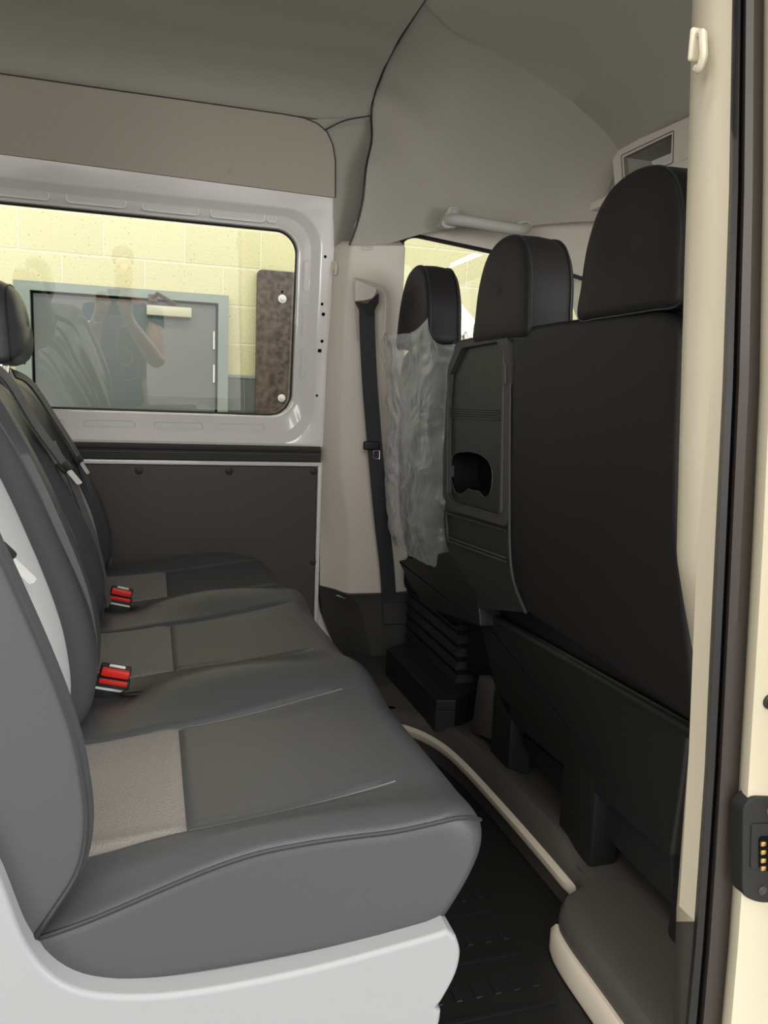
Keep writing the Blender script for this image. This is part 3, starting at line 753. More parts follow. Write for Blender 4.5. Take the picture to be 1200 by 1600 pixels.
# backrests
T1 = [(.36, -.150), (.40, -.122), (.44, -.094), (.47, -.076), (.50, -.068), (.54, -.066), (.6, -.073), (.65, -.085), (.7, -.101), (.75, -.119), (.8, -.138), (.865, -.167), (.93, -.203), (.955, -.235), (.966, -.27)]
T1s = smoothpath([(a, v, 0) for a, v in T1], 5)
T1 = [(p.x, p.y) for p in T1s]
def bx(z, Y):
    s = sm(1.1, 2.0, Y)*.06*max(0, (z-.42)/.5)+.013+.016*sm(1.2, 2.2, Y)-.026*(1-sm(.80, .98, Y))
    return interp(T1, z)-s+(.010 if Y < .8 else 0)*0
def backrest(k):
    c = CK[k]; w0 = .262 if k else .25; cc = c if k else c+.005
    zs = [.36, .375]+lin(.39, .93, 84)+[.938, .945, .951, .956, .960, .963, .9655, .967]
    rows = []; nf = 56
    for z in zs:
        t = sm(.84, .967, z); wd = w0-.035*t-(.03*((z-.93)/.037)**2 if z > .93 else 0)
        xb = -.25-.20*(z-.36)/.6*1.25
        if k == 0: xb -= .0
        if z > .93: xb += .03*((z-.93)/.037)**2
        r = []
        for i in range(nf+1):
            u = -1+2*i/nf; y = cc+wd*u; au = abs(u)
            rec = .030*(1-sm(.54, .70, au))*(1-sm(.80, .92, z))*sm(.36, .44, z)
            if k == 0: rec = .031*(1-(sm(.50, .66, u) if u > 0 else sm(.74, .96, -u)*.9))*(1-sm(.86, .95, z))*sm(.36, .44, z)-.0+.009*sm(.55, .75, z)*sm(.6, .8, u)
            edge_ = .040*sm(.90, 1.0, au)**1.5 if not (k == 0 and u < 0) else .006*sm(.975, 1, au)
            x = bx(z, y)-rec-edge_
            sdist = abs(au-.57) if k else min(abs(u-.51), abs(u+.70))
            if z < (.795 if k else .84): x -= .003*math.exp(-(sdist/.016)**2)
            r.append(Vector((x, y, z)))
        xr = min(xb, r[-1].x-.03)
        xl = min(xb, r[0].x-.03)
        for t2 in (.25, .6, .9): r.append(Vector((r[nf].x+(xr-r[nf].x)*t2, cc+wd+(-.004 if t2 > .8 else .004), z)))
        for i in range(9):
            u = 1-2*i/8; r.append(Vector((min(xr, xl), cc+(wd-.014)*u, z)))
        for t2 in (.9, .6, .25): r.append(Vector((r[0].x+(xl-r[0].x)*t2, cc-wd-(-.004 if t2 > .8 else .004), z)))
        rows.append(r)
    def cl2(i, j):
        if j >= nf: return False
        u = -1+2*(j+.5)/nf; return (abs(u) < .572 and zs[i] < .795) if k else (-.70 < u < .512 and zs[i] < .84)
    b = B(); grid(b, rows, cu=True, cap0=True, cap1=True, skip=cl2)
    o = link('backrest', b, M['leather'], bench, 45)
    b = B(); grid(b, rows, skip=lambda i, j: not cl2(i, j)); bmesh.ops.delete(b, geom=[v for v in b.verts if not v.link_faces], context='VERTS')
    link('fabric_insert', b, M['insert_light'], o, 45)
    b = B(); tube(b, [r[0]+Vector((.0, -.001, 0)) for r in rows[2:-3]], .0028, 6); link('piping', b, M['piping'], o)
    b = B(); tube(b, [r[nf]+Vector((.004, .0, 0)) for r in rows[10:-3]], .0022, 6); link('piping', b, M['piping'], o)
    return o
for k in range(3): backrest(k)

# headrests
def headrest(parent, loc, w_b, w_t, h, d, mleather, lean=0.0, flip=1, posts=True, soft=False):
    # flip=+1: rear face looks towards -X (front seats); -1: rear face looks towards -X, sitter side +X (bench)
    L_ = Vector(loc)
    base = [(-w_b, 0), (-w_b*.99, h*.25), (-(w_b+w_t)/2*1.02, h*.55), (-w_t*.92, h*.80), (-w_t*.62, h*.94), (-w_t*.22, h), (w_t*.22, h), (w_t*.62, h*.94), (w_t*.92, h*.80), ((w_b+w_t)/2*1.02, h*.55), (w_b*.99, h*.25), (w_b, 0), (w_b*.5, -.004), (-w_b*.5, -.004)]
    ol = smoothpath([(0, a, c) for a, c in base], 5, True)
    cy, cz = 0, h*.45
    def sc(p, s, x): return Vector((x+lean*p.z, cy+(p.y-cy)*s, cz+(p.z-cz)*s))+L_
    prof = [(0.004, .0), (.0, .55), (.0005, .85), (.003, .965), (.007, .992), (.012, 1.0), (.03, 1.015), (d*.5, 1.02), (d-.03, 1.0), (d-.012, .97), (d-.004, .9), (d, .7), (d+.002, .4), (d+.003, .0)]
    if soft: prof = [(.0, .0), (.002, .45), (.007, .75), (.018, .93), (.034, 1.01), (.05, 1.03), (.066, 1.01), (.085, .93), (.099, .80), (.109, .60), (.115, .35), (.117, .0)]
    b = B(); grid(b, [[sc(p, max(s, .001), x) for p in ol] for x, s in prof], cu=True)
    o = link('headrest', b, mleather, parent, 60)
    b = B(); tube(b, [sc(p, 1.0 if not soft else .94, .009 if not soft else .018) for p in ol], .0022, 6, True); link('piping', b, M['piping'], o)
    b = B(); tube(b, [sc(p, .99 if not soft else .935, d-.016 if not soft else .085) for p in ol], .0022, 6, True); link('piping', b, M['piping'], o)
    if posts:
        for s in (-.05, .05):
            b = B(); tube(b, [L_+Vector((d*.5, s, .02)), L_+Vector((d*.5-.01, s, -.05))], .006, 8); link('headrest_post', b, M['chrome'], o)
    return o
headrest(bench, (-.388, 2.065, .995), .115, .11, .185, .115, M['leather'], lean=-.06, soft=True)
headrest(bench, (-.432, 1.535, 1.0), .115, .11, .185, .115, M['leather'], lean=-.06, soft=True)
headrest(bench, (-.42, 1.01, 1.0), .115, .11, .185, .115, M['leather'], lean=-.06, soft=True)

# white base and side fairing
b = B()
side = [(-.45, 0), (-.45, 1.0), (-.30, .95)]+[(p.x, p.y) for p in smoothpath([(-.21, .70, 0), (-.165, .57, 0), (-.137, .49, 0), (-.115, .415, 0), (-.084, .370, 0), (-.037, .347, 0), (.04, .336, 0), (.16, .338, 0), (.28, .350, 0), (.320, .356, 0)], 5)]+[(p.x, p.y) for p in smoothpath([(.331, .345, 0), (.337, .325, 0), (.333, .298, 0), (.318, .268, 0), (.311, .260, 0)], 4)]+[(p.x, p.y) for p in smoothpath([(.317, .254, 0), (.315, .235, 0), (.302, .205, 0), (.285, .18, 0), (.27, .10, 0), (.26, 0, 0)], 4)]
prism(b, [Vector((x, .735, z)) for x, z in side], (0, .045, 0), .006, 3)
fr_ = link('side_fairing', b, M['white_plastic'], bench, 40)
b = B(); prism(b, [Vector((x, .80, z)) for x, z in ((-.4, 0), (-.4, .42), (-.18, .42), (-.18, .325), (.315, .328), (.29, .2), (.2, 0))], (0, 1.48, 0), .004)
link('seat_base', b, M['dark_plastic'], bench)

# bench belts
def belt(pts, Yp, tongue, tdir, wd, name='seat_belt', mw='webbing_l', wdth=.036, th=.0016):
    path = smoothpath([P(x, y, 'Y', Yy) for x, y, Yy in pts], 6)
    b = B(); ribbon(b, path, wd, wdth, th)
    ribbon(b, [q+Vector((.004, -.004, 0)) for q in path], wd, wdth*.8, th)
    o = link(name, b, M[mw], bench, 30)
    c = P(tongue[0], tongue[1], 'Y', tongue[2]); d = Vector(tdir).normalized(); u = Vector(wd); u = (u-d*u.dot(d)).normalized(); n = d.cross(u)
    rot = Matrix((u, d, n)).transposed().to_4x4()
    b = B(); box(b, (-.020, -.013, -.006), (.020, .013, .006), .005, 2); bmesh.ops.transform(b, matrix=Matrix.Translation(c) @ rot, verts=b.verts)
    tg = link('belt_tongue', b, M['black_plastic'], o)
    b = B(); prism(b, roundpoly([(-.009, .011, 0), (.009, .011, 0), (.009, .047, 0), (-.009, .047, 0)], .004, 3), (0, 0, .003)); bmesh.ops.transform(b, matrix=Matrix.Translation(c) @ rot, verts=b.verts)
    link('latch_plate', b, M['plate'], tg)
    return o
belt([(-30, 560, 1.62), (10, 592, 1.64), (55, 665, 1.68), (100, 728, 1.72), (120, 775, 1.74), (150, 860, 1.76), (168, 945, 1.78)], 1.7, (101, 729, 1.715), (.08, -.02, -.1), (.25, 1, .25))
belt([(20, 583, 2.10), (48, 600, 2.14), (85, 655, 2.18), (122, 716, 2.22), (140, 770, 2.24), (160, 840, 2.26), (172, 880, 2.28)], 2.2, (122, 717, 2.215), (.06, 0, -.1), (.2, 1, .2))
belt([(-60, 720, .99), (-25, 800, .98), (2, 864, .97), (20, 930, .93), (60, 1020, .90), (112, 1135, .88)], 1, (4, 866, .96), (.09, 0, -.1), (.15, 1, .1), wdth=.022)
# buckles
def buckle(px, py, Y, s=1):
    c = P(px, py, 'Y', Y)+Vector((.004, 0, -.004))
    rot = Matrix.Rotation(math.radians(14), 4, 'Y')
    mt = Matrix.Translation(c) @ rot @ Matrix.Diagonal((1.08, 1, 1.3, 1))
    b = B(); box(b, (-.026*s, -.011, -.040), (.024*s, .011, .012), .004, 2); bmesh.ops.transform(b, matrix=mt, verts=b.verts)
    o = link('buckle', b, M['black_plastic'], bench)
    b = B(); box(b, (-.022*s, -.0125, .013), (.020*s, -.001, .024), .003, 2); box(b, (-.022*s, -.013, .004), (.020*s, -.010, .0105), .0015, 2)
    bmesh.ops.transform(b, matrix=mt, verts=b.verts); link('release_button', b, M['red'], o)
    b = B(); box(b, (-.024*s, .001, .012), (.022*s, .010, .027), .003, 2); bmesh.ops.transform(b, matrix=mt, verts=b.verts); link('buckle_slot', b, M['black_plastic'], o)
    b = B(); box(b, (-.012*s, -.003, .0245), (.012*s, .001, .028), .0008, 1); box(b, (-.0245*s, -.0118, -.004), (.0225*s, -.0108, -.001)); bmesh.ops.transform(b, matrix=mt, verts=b.verts); link('slot_label', b, M['label'], o)
buckle(172, 1068, 1.31, 1.0)
buckle(184, 938, 1.84, 1.0)
for px, py, Y in ((212, 1082, 1.30), (203, 942, 1.83)):
    c = P(px, py, 'Z', .452); c.z = ztop_(c.x, c.y)+.002; b = B()
    tube(b, [c+Vector((.022*math.cos(a), .009*math.sin(a), .001)) for a in lin(0, 2*math.pi, 17)[:-1]], .003, 6, True)
    link('buckle_pocket', b, M['black_plastic'], bench)

# ================================================================== FRONT DOUBLE SEAT
XD = .73
fs = thing('front_double_seat', 'black double passenger seat with cup holder panel in its back, rear view', 'seat', (.85, 1.4, .1))
def D(px, py, x=XD): return P(px, py, 'X', x)
# passenger back (near)
poly = [D(799, 514), D(850, 504), D(930, 493), D(1028, 484)]
zt1 = D(1028, 484).z
poly = [D(799, 514), D(860, 503), D(950, 491), D(1025, 484), D(1052, 494), D(1064, 520)]
nearY = D(1064, 520).y
low = [(.957, .90), (.935, .76), (.888, .63)]
full = [Vector(p) for p in poly]+[Vector((XD, y, z)) for y, z in low]+[D(1090, 1140), D(822, 960), D(797, 870), D(796, 700)]
fullr = roundpoly(full, [.03, .03, .03, .05, .03, .04]+[.06]*3+[.03, .02, .05, .05], 5)
b = B(); pillow(b, fullr, (.10, 0, 0), .014)
pb = link('backrest', b, M['leather_front'], fs, 50)
tag(pb, 'plain black padded backrest of the near place')
b = B(); tube(b, [p+Vector((.03, 0, 0)) for p in fullr[8:50]], .0032, 6); link('piping', b, M['piping'], pb)
# middle back with plastic tray frame
mp = [(799, 514), (740, 527), (708, 534), (690, 585), (687, 620), (686, 780), (692, 800), (697, 850), (712, 885), (745, 950), (820, 957), (797, 870), (796, 600)]
fro = [D(x, y, XD-.004) for x, y in ((792, 522), (715, 536), (697, 580), (693, 620), (692, 775), (702, 796), (788, 822), (793, 815), (794, 560))]
fri = [D(x, y, XD-.004) for x, y in ((777, 533), (722, 543), (703, 585), (700, 622), (699, 770), (706, 785), (778, 806), (784, 800), (787, 552))]
# tray with cup holder wells
cup = []
def ell(cx, cy, rx, ry, a0, a1, n=12): return [(cx+rx*math.cos(math.radians(a)), cy+ry*math.sin(math.radians(a))) for a in lin(a0, a1, n)]
cup = [(680+.2875*x, 500+.2875*y) for x, y in ((90,760),(98,738),(112,724),(140,716),(190,714),(235,725),(265,742),(290,765),(306,800),(312,845),(309,900),(298,945),(284,962),(270,965),(256,955),(244,938),(225,928),(205,930),(190,922),(180,918),(160,935),(145,946),(130,948),(112,936),(98,910),(88,870),(84,820))]
cup = [D(x, y, XD+.006) for x, y in cup]
ti = [D(x, y, XD+.006) for x, y in ((790, 524), (712, 537), (697, 585), (694, 620), (693, 778), (704, 793), (786, 815), (792, 805), (793, 556))]
out = roundpoly([D(x, y, XD+.012) for x, y in mp], .012, 3)
b = B(); plate_hole(b, out, [[q+Vector((.006, 0, 0)) for q in cup]], (.085, 0, 0)); mb_ = link('backrest_shell', b, M['tray'], fs, 40)
b = B(); plate_hole(b, fro, [fri], (.018, 0, 0)); tf = link('tray_frame', b, M['dark_plastic'], mb_, 0)
b = B(); tube(b, roundpoly(fri, .006, 3), .0022, 6, True); link('frame_lip', b, M['dark_plastic'], tf)
b = B(); plate_hole(b, ti, [cup], (.004, 0, 0)); tr = link('folding_tray', b, M['tray'], mb_, 30)
b = B(); grid(b, [[q+Vector((dx, 0, 0)) for q in cup] for dx in (0, .035, .075)], cu=True, cap1=True); link('cup_holder', b, M['dark_void'], tr)
b = B(); tube(b, cup, .0016, 6, True); link('cup_holder_rim', b, M['dark_plastic'], tr)
b = B()
for i in range(5):
    y0 = 637+i*3.6; ribbon(b, [D(701, y0, XD+.004), D(780, y0+3.4+i*.2, XD+.004)], (0, 0, 1), .0018, .006)
link('grip_ribs', b, M['dark_plastic'], tr)
b = B()
for (x0, y0, x1, y1) in ((786, 560, 782, 805),): tube(b, [D(x0, y0, XD-.001), D(x1, y1, XD-.001)], .003, 6)
tube(b, [D(789, 568, XD-.006), D(789, 600, XD-.006)], .004, 6)
link('hinge_rail', b, M['dark_plastic'], mb_)
b = B()
for a, c in (((697, 802), (790, 829)), ((700, 845), (790, 878)), ((700, 840), (790, 872))): tube(b, [D(*a, XD+.008), D(*c, XD+.008)], .0028, 6)
tube(b, [D(697, 802, XD+.008), D(700, 845, XD+.008)], .003, 6)
link('pocket_frame', b, M['dark_plastic'], mb_)
b = B(); tube(b, smoothpath([D(797, 600, XD-.002), D(796, 760, XD-.002), D(799, 890, XD-.002), D(822, 958, XD-.002)], 5), .0032, 6); link('edge_trim', b, M['dark_plastic'], mb_)
# cushion base: rear bar, pan and pedestals
XB = .775
def quad(pts): return pts
bar = [P(738, 945, 'X', XB), P(745, 960, 'X', XB-.0), P(775, 1085, 'X', XB), P(800, 1130, 'X', XB), P(1048, 1345, 'X', XB), P(1068, 1210, 'X', XB), P(1076, 1142, 'X', XB)]
b = B(); prism(b, roundpoly(bar, .012, 3), (.05, 0, 0), .008, 3); bp_ = link('rear_panel', b, M['black_plastic'], fs, 40)
b = B(); top = [P(744, 950, 'X', XB-.002), P(1076, 1142, 'X', XB-.002)]
tube(b, [p+Vector((.012, 0, -.006)) for p in top], .012, 10); link('panel_ledge', b, M['black_plastic'], bp_)
b = B(); box(b, (XB+.03, .93, .22), (1.30, 1.86, .50), .04, 4); link('seat_cushion', b, M['leather_front'], fs)
b = B(); lo = [P(800, 1135, 'X', XB+.03), P(828, 1185, 'X', XB+.03), P(1052, 1420, 'X', XB+.03), P(1048, 1330, 'X', XB+.03)]; prism(b, lo, (.03, 0, 0), .006); link('lower_panel', b, M['black_plastic'], fs)
for y0, y1, x0 in ((1.50, 1.60, .775), (1.15, 1.27, .775)):
    b = B(); box(b, (x0, y0, .098), (x0+.06, y1, .28), .008, 2); link('leg', b, M['black_plastic'], fs)
b = B(); prism(b, [P(747, 1055, 'X', .78), P(735, 1145, 'X', .78), P(778, 1160, 'X', .78), P(776, 1065, 'X', .78)], (.10, 0, 0), .005); link('leg', b, M['brown_plastic'], fs)
b = B(); box(b, (.80, .90, .098), (1.2, .96, .36), .01); link('leg', b, M['black_plastic'], fs)
headrest(fs, (.722, 1.118, 1.100), .138, .115, .215, .115, M['leather_front'], lean=.02)
headrest(fs, (.722, 1.585, 1.085), .138, .115, .212, .115, M['leather_front'], lean=.02)

# ================================================================== DRIVER SEAT
ds = thing('driver_seat', 'black driver seat with its backrest wrapped in clear plastic', 'seat', (.85, 2.1, .1))
DC = 2.115; XS = .70
b = B(); rows = []
for z in lin(.42, 1.10, 24):
    wd = interp([(.42, .15), (.6, .185), (.8, .205), (1.0, .20), (1.06, .17), (1.10, .12)], z); x0 = XS+.012+interp([(.42, .05), (.6, .015), (1.1, .0)], z); d = .11 if z < 1.05 else .08
    ins = .02*max(0, (z-1.06)/.04)
    rows.append([Vector((x0+ins+d*(.5-.5*math.copysign(abs(math.cos(a))**.6, math.cos(a))), DC+wd*math.copysign(abs(math.sin(a))**.7, math.sin(a)), z)) for a in lin(0, 2*math.pi, 33)[:-1]])
grid(b, rows, cu=True, cap0=True, cap1=True); link('backrest', b, M['leather_front'], ds, 50)
headrest(ds, (XS+.0, DC, 1.095), .14, .105, .215, .105, M['leather_front'], lean=.02)
b = B(); pp = [P(622, 876, 'X', .74), P(700, 862, 'X', .74), P(745, 925, 'X', .74), P(750, 980, 'X', .74), P(665, 950, 'X', .74), P(640, 915, 'X', .74)]
prism(b, roundpoly(pp, .01, 2), (.06, 0, 0), .006); link('rear_panel', b, M['black_plastic'], ds)
b = B(); rows = []
nb = 15
for i in range(nb):
    z = .13+.26*i/(nb-1); o_ = .010*(i % 2); g_ = .0
    rows.append([Vector(q) for q in ((.80-o_, 1.88-o_, z), (.80-o_, 2.30+o_, z), (1.15, 2.30+o_, z), (1.15, 1.88-o_, z))])
grid(b, rows, cu=True, cap0=True, cap1=True); link('bellows', b, M['black_plastic'], ds, 20)
b = B(); box(b, (.78, 1.87, .33), (1.2, 2.34, .45), .03, 3); link('seat_cushion', b, M['leather_front'], ds)
b = B()
tray = [P(604, 1013, 'Z', .185), P(640, 1000, 'Z', .185), P(735, 1035, 'Z', .185), P(745, 1075, 'Z', .185), P(712, 1094, 'Z', .185), P(682, 1094, 'Z', .185)]
prism(b, tray, (0, 0, -.03), .004); link('base_tray', b, M['black_plastic'], ds)
b = B(); tr2 = [Vector((q.x+.012 if q.x < .62 else q.x, q.y, .156)) for q in tray]; prism(b, tr2, (0, 0, -.057), .003); link('pedestal', b, M['black_plastic'], ds)

# plastic bag over the backrest
random.seed(4)
b = B(); rows = []
nz_, na = 110, 150
def bagpt(s, a):
    # s: 0 bottom .. 1 top ; a: angle around
    z = interp([(0, .50), (.8, 1.02), (1, 1.108)], s)
    wd = interp([(.42, .19), (.52, .205), (.6, .215), (.8, .235), (1.0, .243), (1.08, .245), (1.2, .25)], z)
    x0 = XS-.012+interp([(.42, .05), (.6, .012), (1.1, .0)], z); d = .15
    ca, sa = math.cos(a), math.sin(a)
    p = Vector((x0+d*(.5-.5*math.copysign(abs(ca)**.55, ca)), DC+wd*math.copysign(abs(sa)**.5, sa), z))
    n1 = noise.noise(Vector((p.y*7, p.z*9+3, p.x*7)))
    v = Vector((p.y*5+p.z*4, p.z*6.5-p.y*4, 2.0)); r1 = 1-abs(noise.noise(v))*6
    v2 = Vector((p.y*13-p.z*6, p.z*8+p.y*3, 7.0)); r2 = 1-abs(noise.noise(v2))*7
    amp = .006+.010*sm(.0, .25, s)*0+.004*n1
    dn = Vector((-ca, sa*.6, 0)); dn.normalize()
    p += dn*(.004+amp*.7*max(-.5, r1)+.003*max(-.3, r2))
    if s > .8:
        k = (s-.8)/.2
        g = .5+.5*math.sin(a*3+1.2)
        p.z += k*(.035*math.sin(a*2+.6)+.025*noise.noise(Vector((a*1.5, 0, 1))))
        p.x += -.02*k*k*math.sin(a*4); p += dn*.015*k*noise.noise(Vector((a*3, k*3, 5)))
    return p
for i in range(nz_):
    s = i/(nz_-1); rows.append([bagpt(s, 2*math.pi*j/na) for j in range(na)])
# stretched corners, as in a loosely pulled bag
def bumpc(target, spread, power):
    pass
for i in range(nz_):
    s = i/(nz_-1)
    for j in range(na):
        a = 2*math.pi*j/na
        # far corner is drawn out outwards and up
        da = min(abs(a-math.pi*.42), 1.0); k = sm(.74, 1, s)*(1-sm(0, .6, da)); rows[i][j] += Vector((-.07, .0, .045))*k
        da = min(abs(a-math.pi*1.80), 1.0); k = sm(.80, 1, s)*(1-sm(0, .75, da)); rows[i][j] += Vector((-.02, .0, .062))*k
        if s < .1: rows[i][j].z -= .02*(.5-.5*math.cos(a*1))*(1-s/.1)
grid(b, rows, cu=True, cv=False)
bagmesh = link('plastic_seat_cover', b, M['bag'], None, 60)
tag(bagmesh, 'clear crinkled plastic cover pulled over the backrest of the driver seat', 'plastic cover')

# ================================================================== small fittings
# far pillar belt
sb = thing('pillar_seat_belt', 'black driver seat belt hanging down the far light grey pillar', 'seat belt', (.72, 2.36, .28))
def yp(z): return 2.372-.11*max(0, z-.78)
def PP(px, py, o=0):
    y = 2.37
    for _ in range(3):
        p = P(px, py, 'Y', y); y = yp(p.z)-o
    return p
b = B(); path = smoothpath([PP(573, 478, .012), PP(574, 520, .02), PP(578, 600, .028), PP(586, 700, .03), PP(595, 800, .03), PP(604, 880, .02), PP(608, 936, .012)], 8)
ribbon(b, path, (1, .1, 0), .050, .0018); link('webbing', b, M['webbing'], sb, 30)
b = B(); c = PP(583, 697, .036); box(b, c-Vector((.032, .006, .013)), c+Vector((.022, .008, .015)), .006, 3); tg = link('belt_tongue', b, M['black_plastic'], sb)
b = B(); c2 = PP(588, 711, .036); tube(b, roundpoly([c2+Vector(v) for v in ((-.01, 0, .014), (.01, 0, .014), (.011, 0, -.012), (-.009, 0, -.012))], .003, 2), .0018, 6, True); link('latch_plate', b, M['chrome'], tg)
b = B(); q = [PP(x, y, .018) for x, y in ((558, 472), (590, 472), (595, 462), (592, 480), (585, 492), (586, 500), (562, 500), (563, 488), (556, 480))]
prism(b, [PP(x, y, .016) for x, y in ((556, 472), (575, 474), (592, 458), (592, 472), (586, 484), (585, 494), (563, 494), (562, 484))], (0, .012, 0), .002); link('belt_guide', b, M['rubber'], sb)
# guide cover and surround
b = B(); prism(b, roundpoly([PP(x, y, .035) for x, y in ((555, 445), (556, 436), (590, 450), (588, 458), (584, 466), (570, 470), (556, 471))], .005, 3), (0, .035, 0), .004, 2)
gc = tag(link('belt_guide_cover', b, M['pillar']), 'small white cap over the belt guide on the far pillar', 'belt cover')
b = B(); tube(b, smoothpath([PP(x, y, .008) for x, y in ((562, 534), (556, 526), (554, 500), (553, 440), (557, 434), (585, 442), (597, 450), (602, 462), (602, 500), (600, 520), (594, 530))], 4), .0022, 6); link('guide_surround', b, M['pillar'], gc)
# lower anchor plug
# coat hooks
def hook(px, py, Y, s, name, label, m, sx=1):
    c = P(px, py, 'Y', Y); t = thing(name, label, 'coat hook', c)
    b = B(); box(b, c+Vector((-.010*s, -.004*s, -.020*s)), c+Vector((.010*s, .004*s, .022*s)), .004*s, 3); link('hook_plate', b, m, t)
    b = B(); tube(b, smoothpath([c+Vector(v)*s for v in ((.0, -.0, .012), (-.002*sx, -.014, .010), (-.004*sx, -.020, -.004), (-.003*sx, -.022, -.022), (-.002*sx, -.014, -.034), (0, -.006, -.030))], 5), .0055*s, 8); link('hook_arm', b, m, t)
hook(1087, 72, .760, .80, 'coat_hook', 'cream plastic coat hook at the top of the near door pillar', M['pillar_near'])
hook(522, 416, 2.385, .75, 'coat_hook', 'tiny white coat hook on the far pillar beside the side window', M['pillar'], -1)
# grab handle
gh = thing('grab_handle', 'pale plastic grab handle above the far cab door window', 'handle', P(750, 345, 'Y', 2.28))
def G(px, py, y): return P(px, py, 'Y', y)
b = B(); path = smoothpath([G(695, 352, 2.32), G(700, 344, 2.29), G(716, 344, 2.262), G(745, 348, 2.25), (G(785, 355, 2.25)), (G(812, 359, 2.26)), (G(822, 356, 2.29))], 6)
ribbon_w = None
tube(b, path, .017, 12); link('grip', b, M['handle'], gh)
b = B(); prism(b, roundpoly([G(x, y, 2.285) for x, y in ((689, 350), (702, 322), (716, 323), (721, 345), (714, 356), (695, 357))], .006, 3), (0, .05, 0), .004, 2); link('end_cap', b, M['handle'], gh)
b = B(); prism(b, roundpoly([G(x, y, 2.285) for x, y in ((806, 350), (812, 344), (826, 344), (834, 352), (826, 362), (810, 364))], .005, 3), (0, .05, 0), .004, 2); link('end_cap', b, M['handle'], gh)
b = B(); tube(b, roundpoly([G(x, y, 2.283) for x, y in ((704, 340), (707, 326), (714, 326), (716, 341))], .003, 2), .001, 5, True); link('cap_outline', b, M['headliner'], gh)
# overhead storage console
oc = thing('overhead_storage_box', 'pale plastic overhead shelf box with an open slot above the windscreen', 'storage box', (1.40, 1.5, 1.6))
XO = 1.38
def H(px, py, dx=0): return P(px, py, 'X', XO+dx)
TL, BL = H(956, 236), H(961, 294); TR, BR = H(1080, 181), H(1080, 250)
def ext(a, c, y): t = (y-a.y)/(c.y-a.y); return a.lerp(c, t)
TR = ext(TL, TR, .85); BRr = Vector((XO, .85, BL.z-.02))
hole = roundpoly([H(974, 246), H(1050, 209), H(1048, 251), H(977, 285)], .004, 3)
b = B(); plate_hole(b, [TL, TR, BRr, BL], [hole], (.015, 0, 0)); link('front_face', b, M['pillar'], oc, 0)
b = B(); grid(b, [[q+Vector((dx, 0, dz)) for q in hole] for dx, dz in ((0, 0), (.12, 0))], cu=True, cap1=True); link('open_slot', b, M['headliner'], oc, 0)
b = B(); tube(b, [q+Vector((-.001, 0, 0)) for q in roundpoly([H(971, 243), H(1053, 204), H(1052, 254), H(974, 289)], .004, 3)], .0012, 5, True); link('slot_outline', b, M['dark_plastic'], oc)
b = B(); s0 = H(818, 352); s1 = H(961, 300); 
sh = [[H(800, 362, .06)+Vector((0, 0, 0)), H(800, 352, .02), H(800, 346, .0)], ]
def yl(px0, py0, px1, py1, dx, y):
    a, c = H(px0, py0, dx), H(px1, py1, dx); return ext(a, c, y)
rows = []
for y in lin(.80, 2.36, 14):
    rows.append([yl(860, 344, 961, 297, .02, y), yl(860, 347, 961, 300, -.012, y), yl(860, 357, 961, 312, -.012, y), yl(868, 364, 963, 320, .03, y), yl(868, 364, 963, 320, .16, y)])
grid(b, rows); link('lower_ledge', b, M['pillar'], oc)
# door contact plate in the jamb
cp = thing('door_contact_plate', 'black door contact plate with gold pins on the cream door jamb', 'contact plate', P(1185, 1310, 'Y', .652))
JY = .650
def J(px, py, o=0): return P(px, py, 'Y', JY-o)
b = B(); prism(b, roundpoly([J(1160, 1400), J(1161, 1262), J(1176, 1246), J(1260, 1246), J(1262, 1410), J(1185, 1412)], [.012, .012, .012, .01, .01, .012], 4), (0, .02, 0), .0025, 2); pl_ = link('plate', b, M['black_plastic'], cp)
b = B(); prism(b, roundpoly([J(1173, 1358, .002), J(1175, 1288, .002), J(1250, 1286, .002), J(1250, 1362, .002)], .004, 3), (0, .01, 0), .0015, 2); link('raised_housing', b, M['black_plastic'], cp)
b = B(); prism(b, roundpoly([J(1187, 1360, .0035), J(1187, 1308, .0035), J(1250, 1306, .0035), J(1250, 1366, .0035)], .005, 3), (0, .004, 0)); link('contact_recess', b, M['dark_void'], cp)
for yy in (1318, 1331, 1344, 1356):
    b = B(); c = J(1191.5, yy, .004); box(b, c+Vector((-.003, -.002, -.0028)), c+Vector((.0035, .004, .0028)), .001, 2); link('gold_contact', b, M['gold'], cp)
for px, py in ((1203, 1267), (1191, 1391)):
    b = B(); c = J(px, py); disc(b, c, (0, -1, 0), .0055, .002, 16); disc(b, c-Vector((0, .002, 0)), (0, -1, 0), .003, .0008, 6); link('screw', b, M['dark_plastic'], cp)
b = B(); c = J(1202, 1096, -.004); disc(b, c, (0, -1, 0), .0085, .004, 20); disc(b, c-Vector((0, .004, 0)), (0, -1, 0), .005, .002, 6)
tag(link('jamb_bolt', b, M['black_plastic']), 'black round bolt on the cream door jamb above the contact plate', 'bolt')

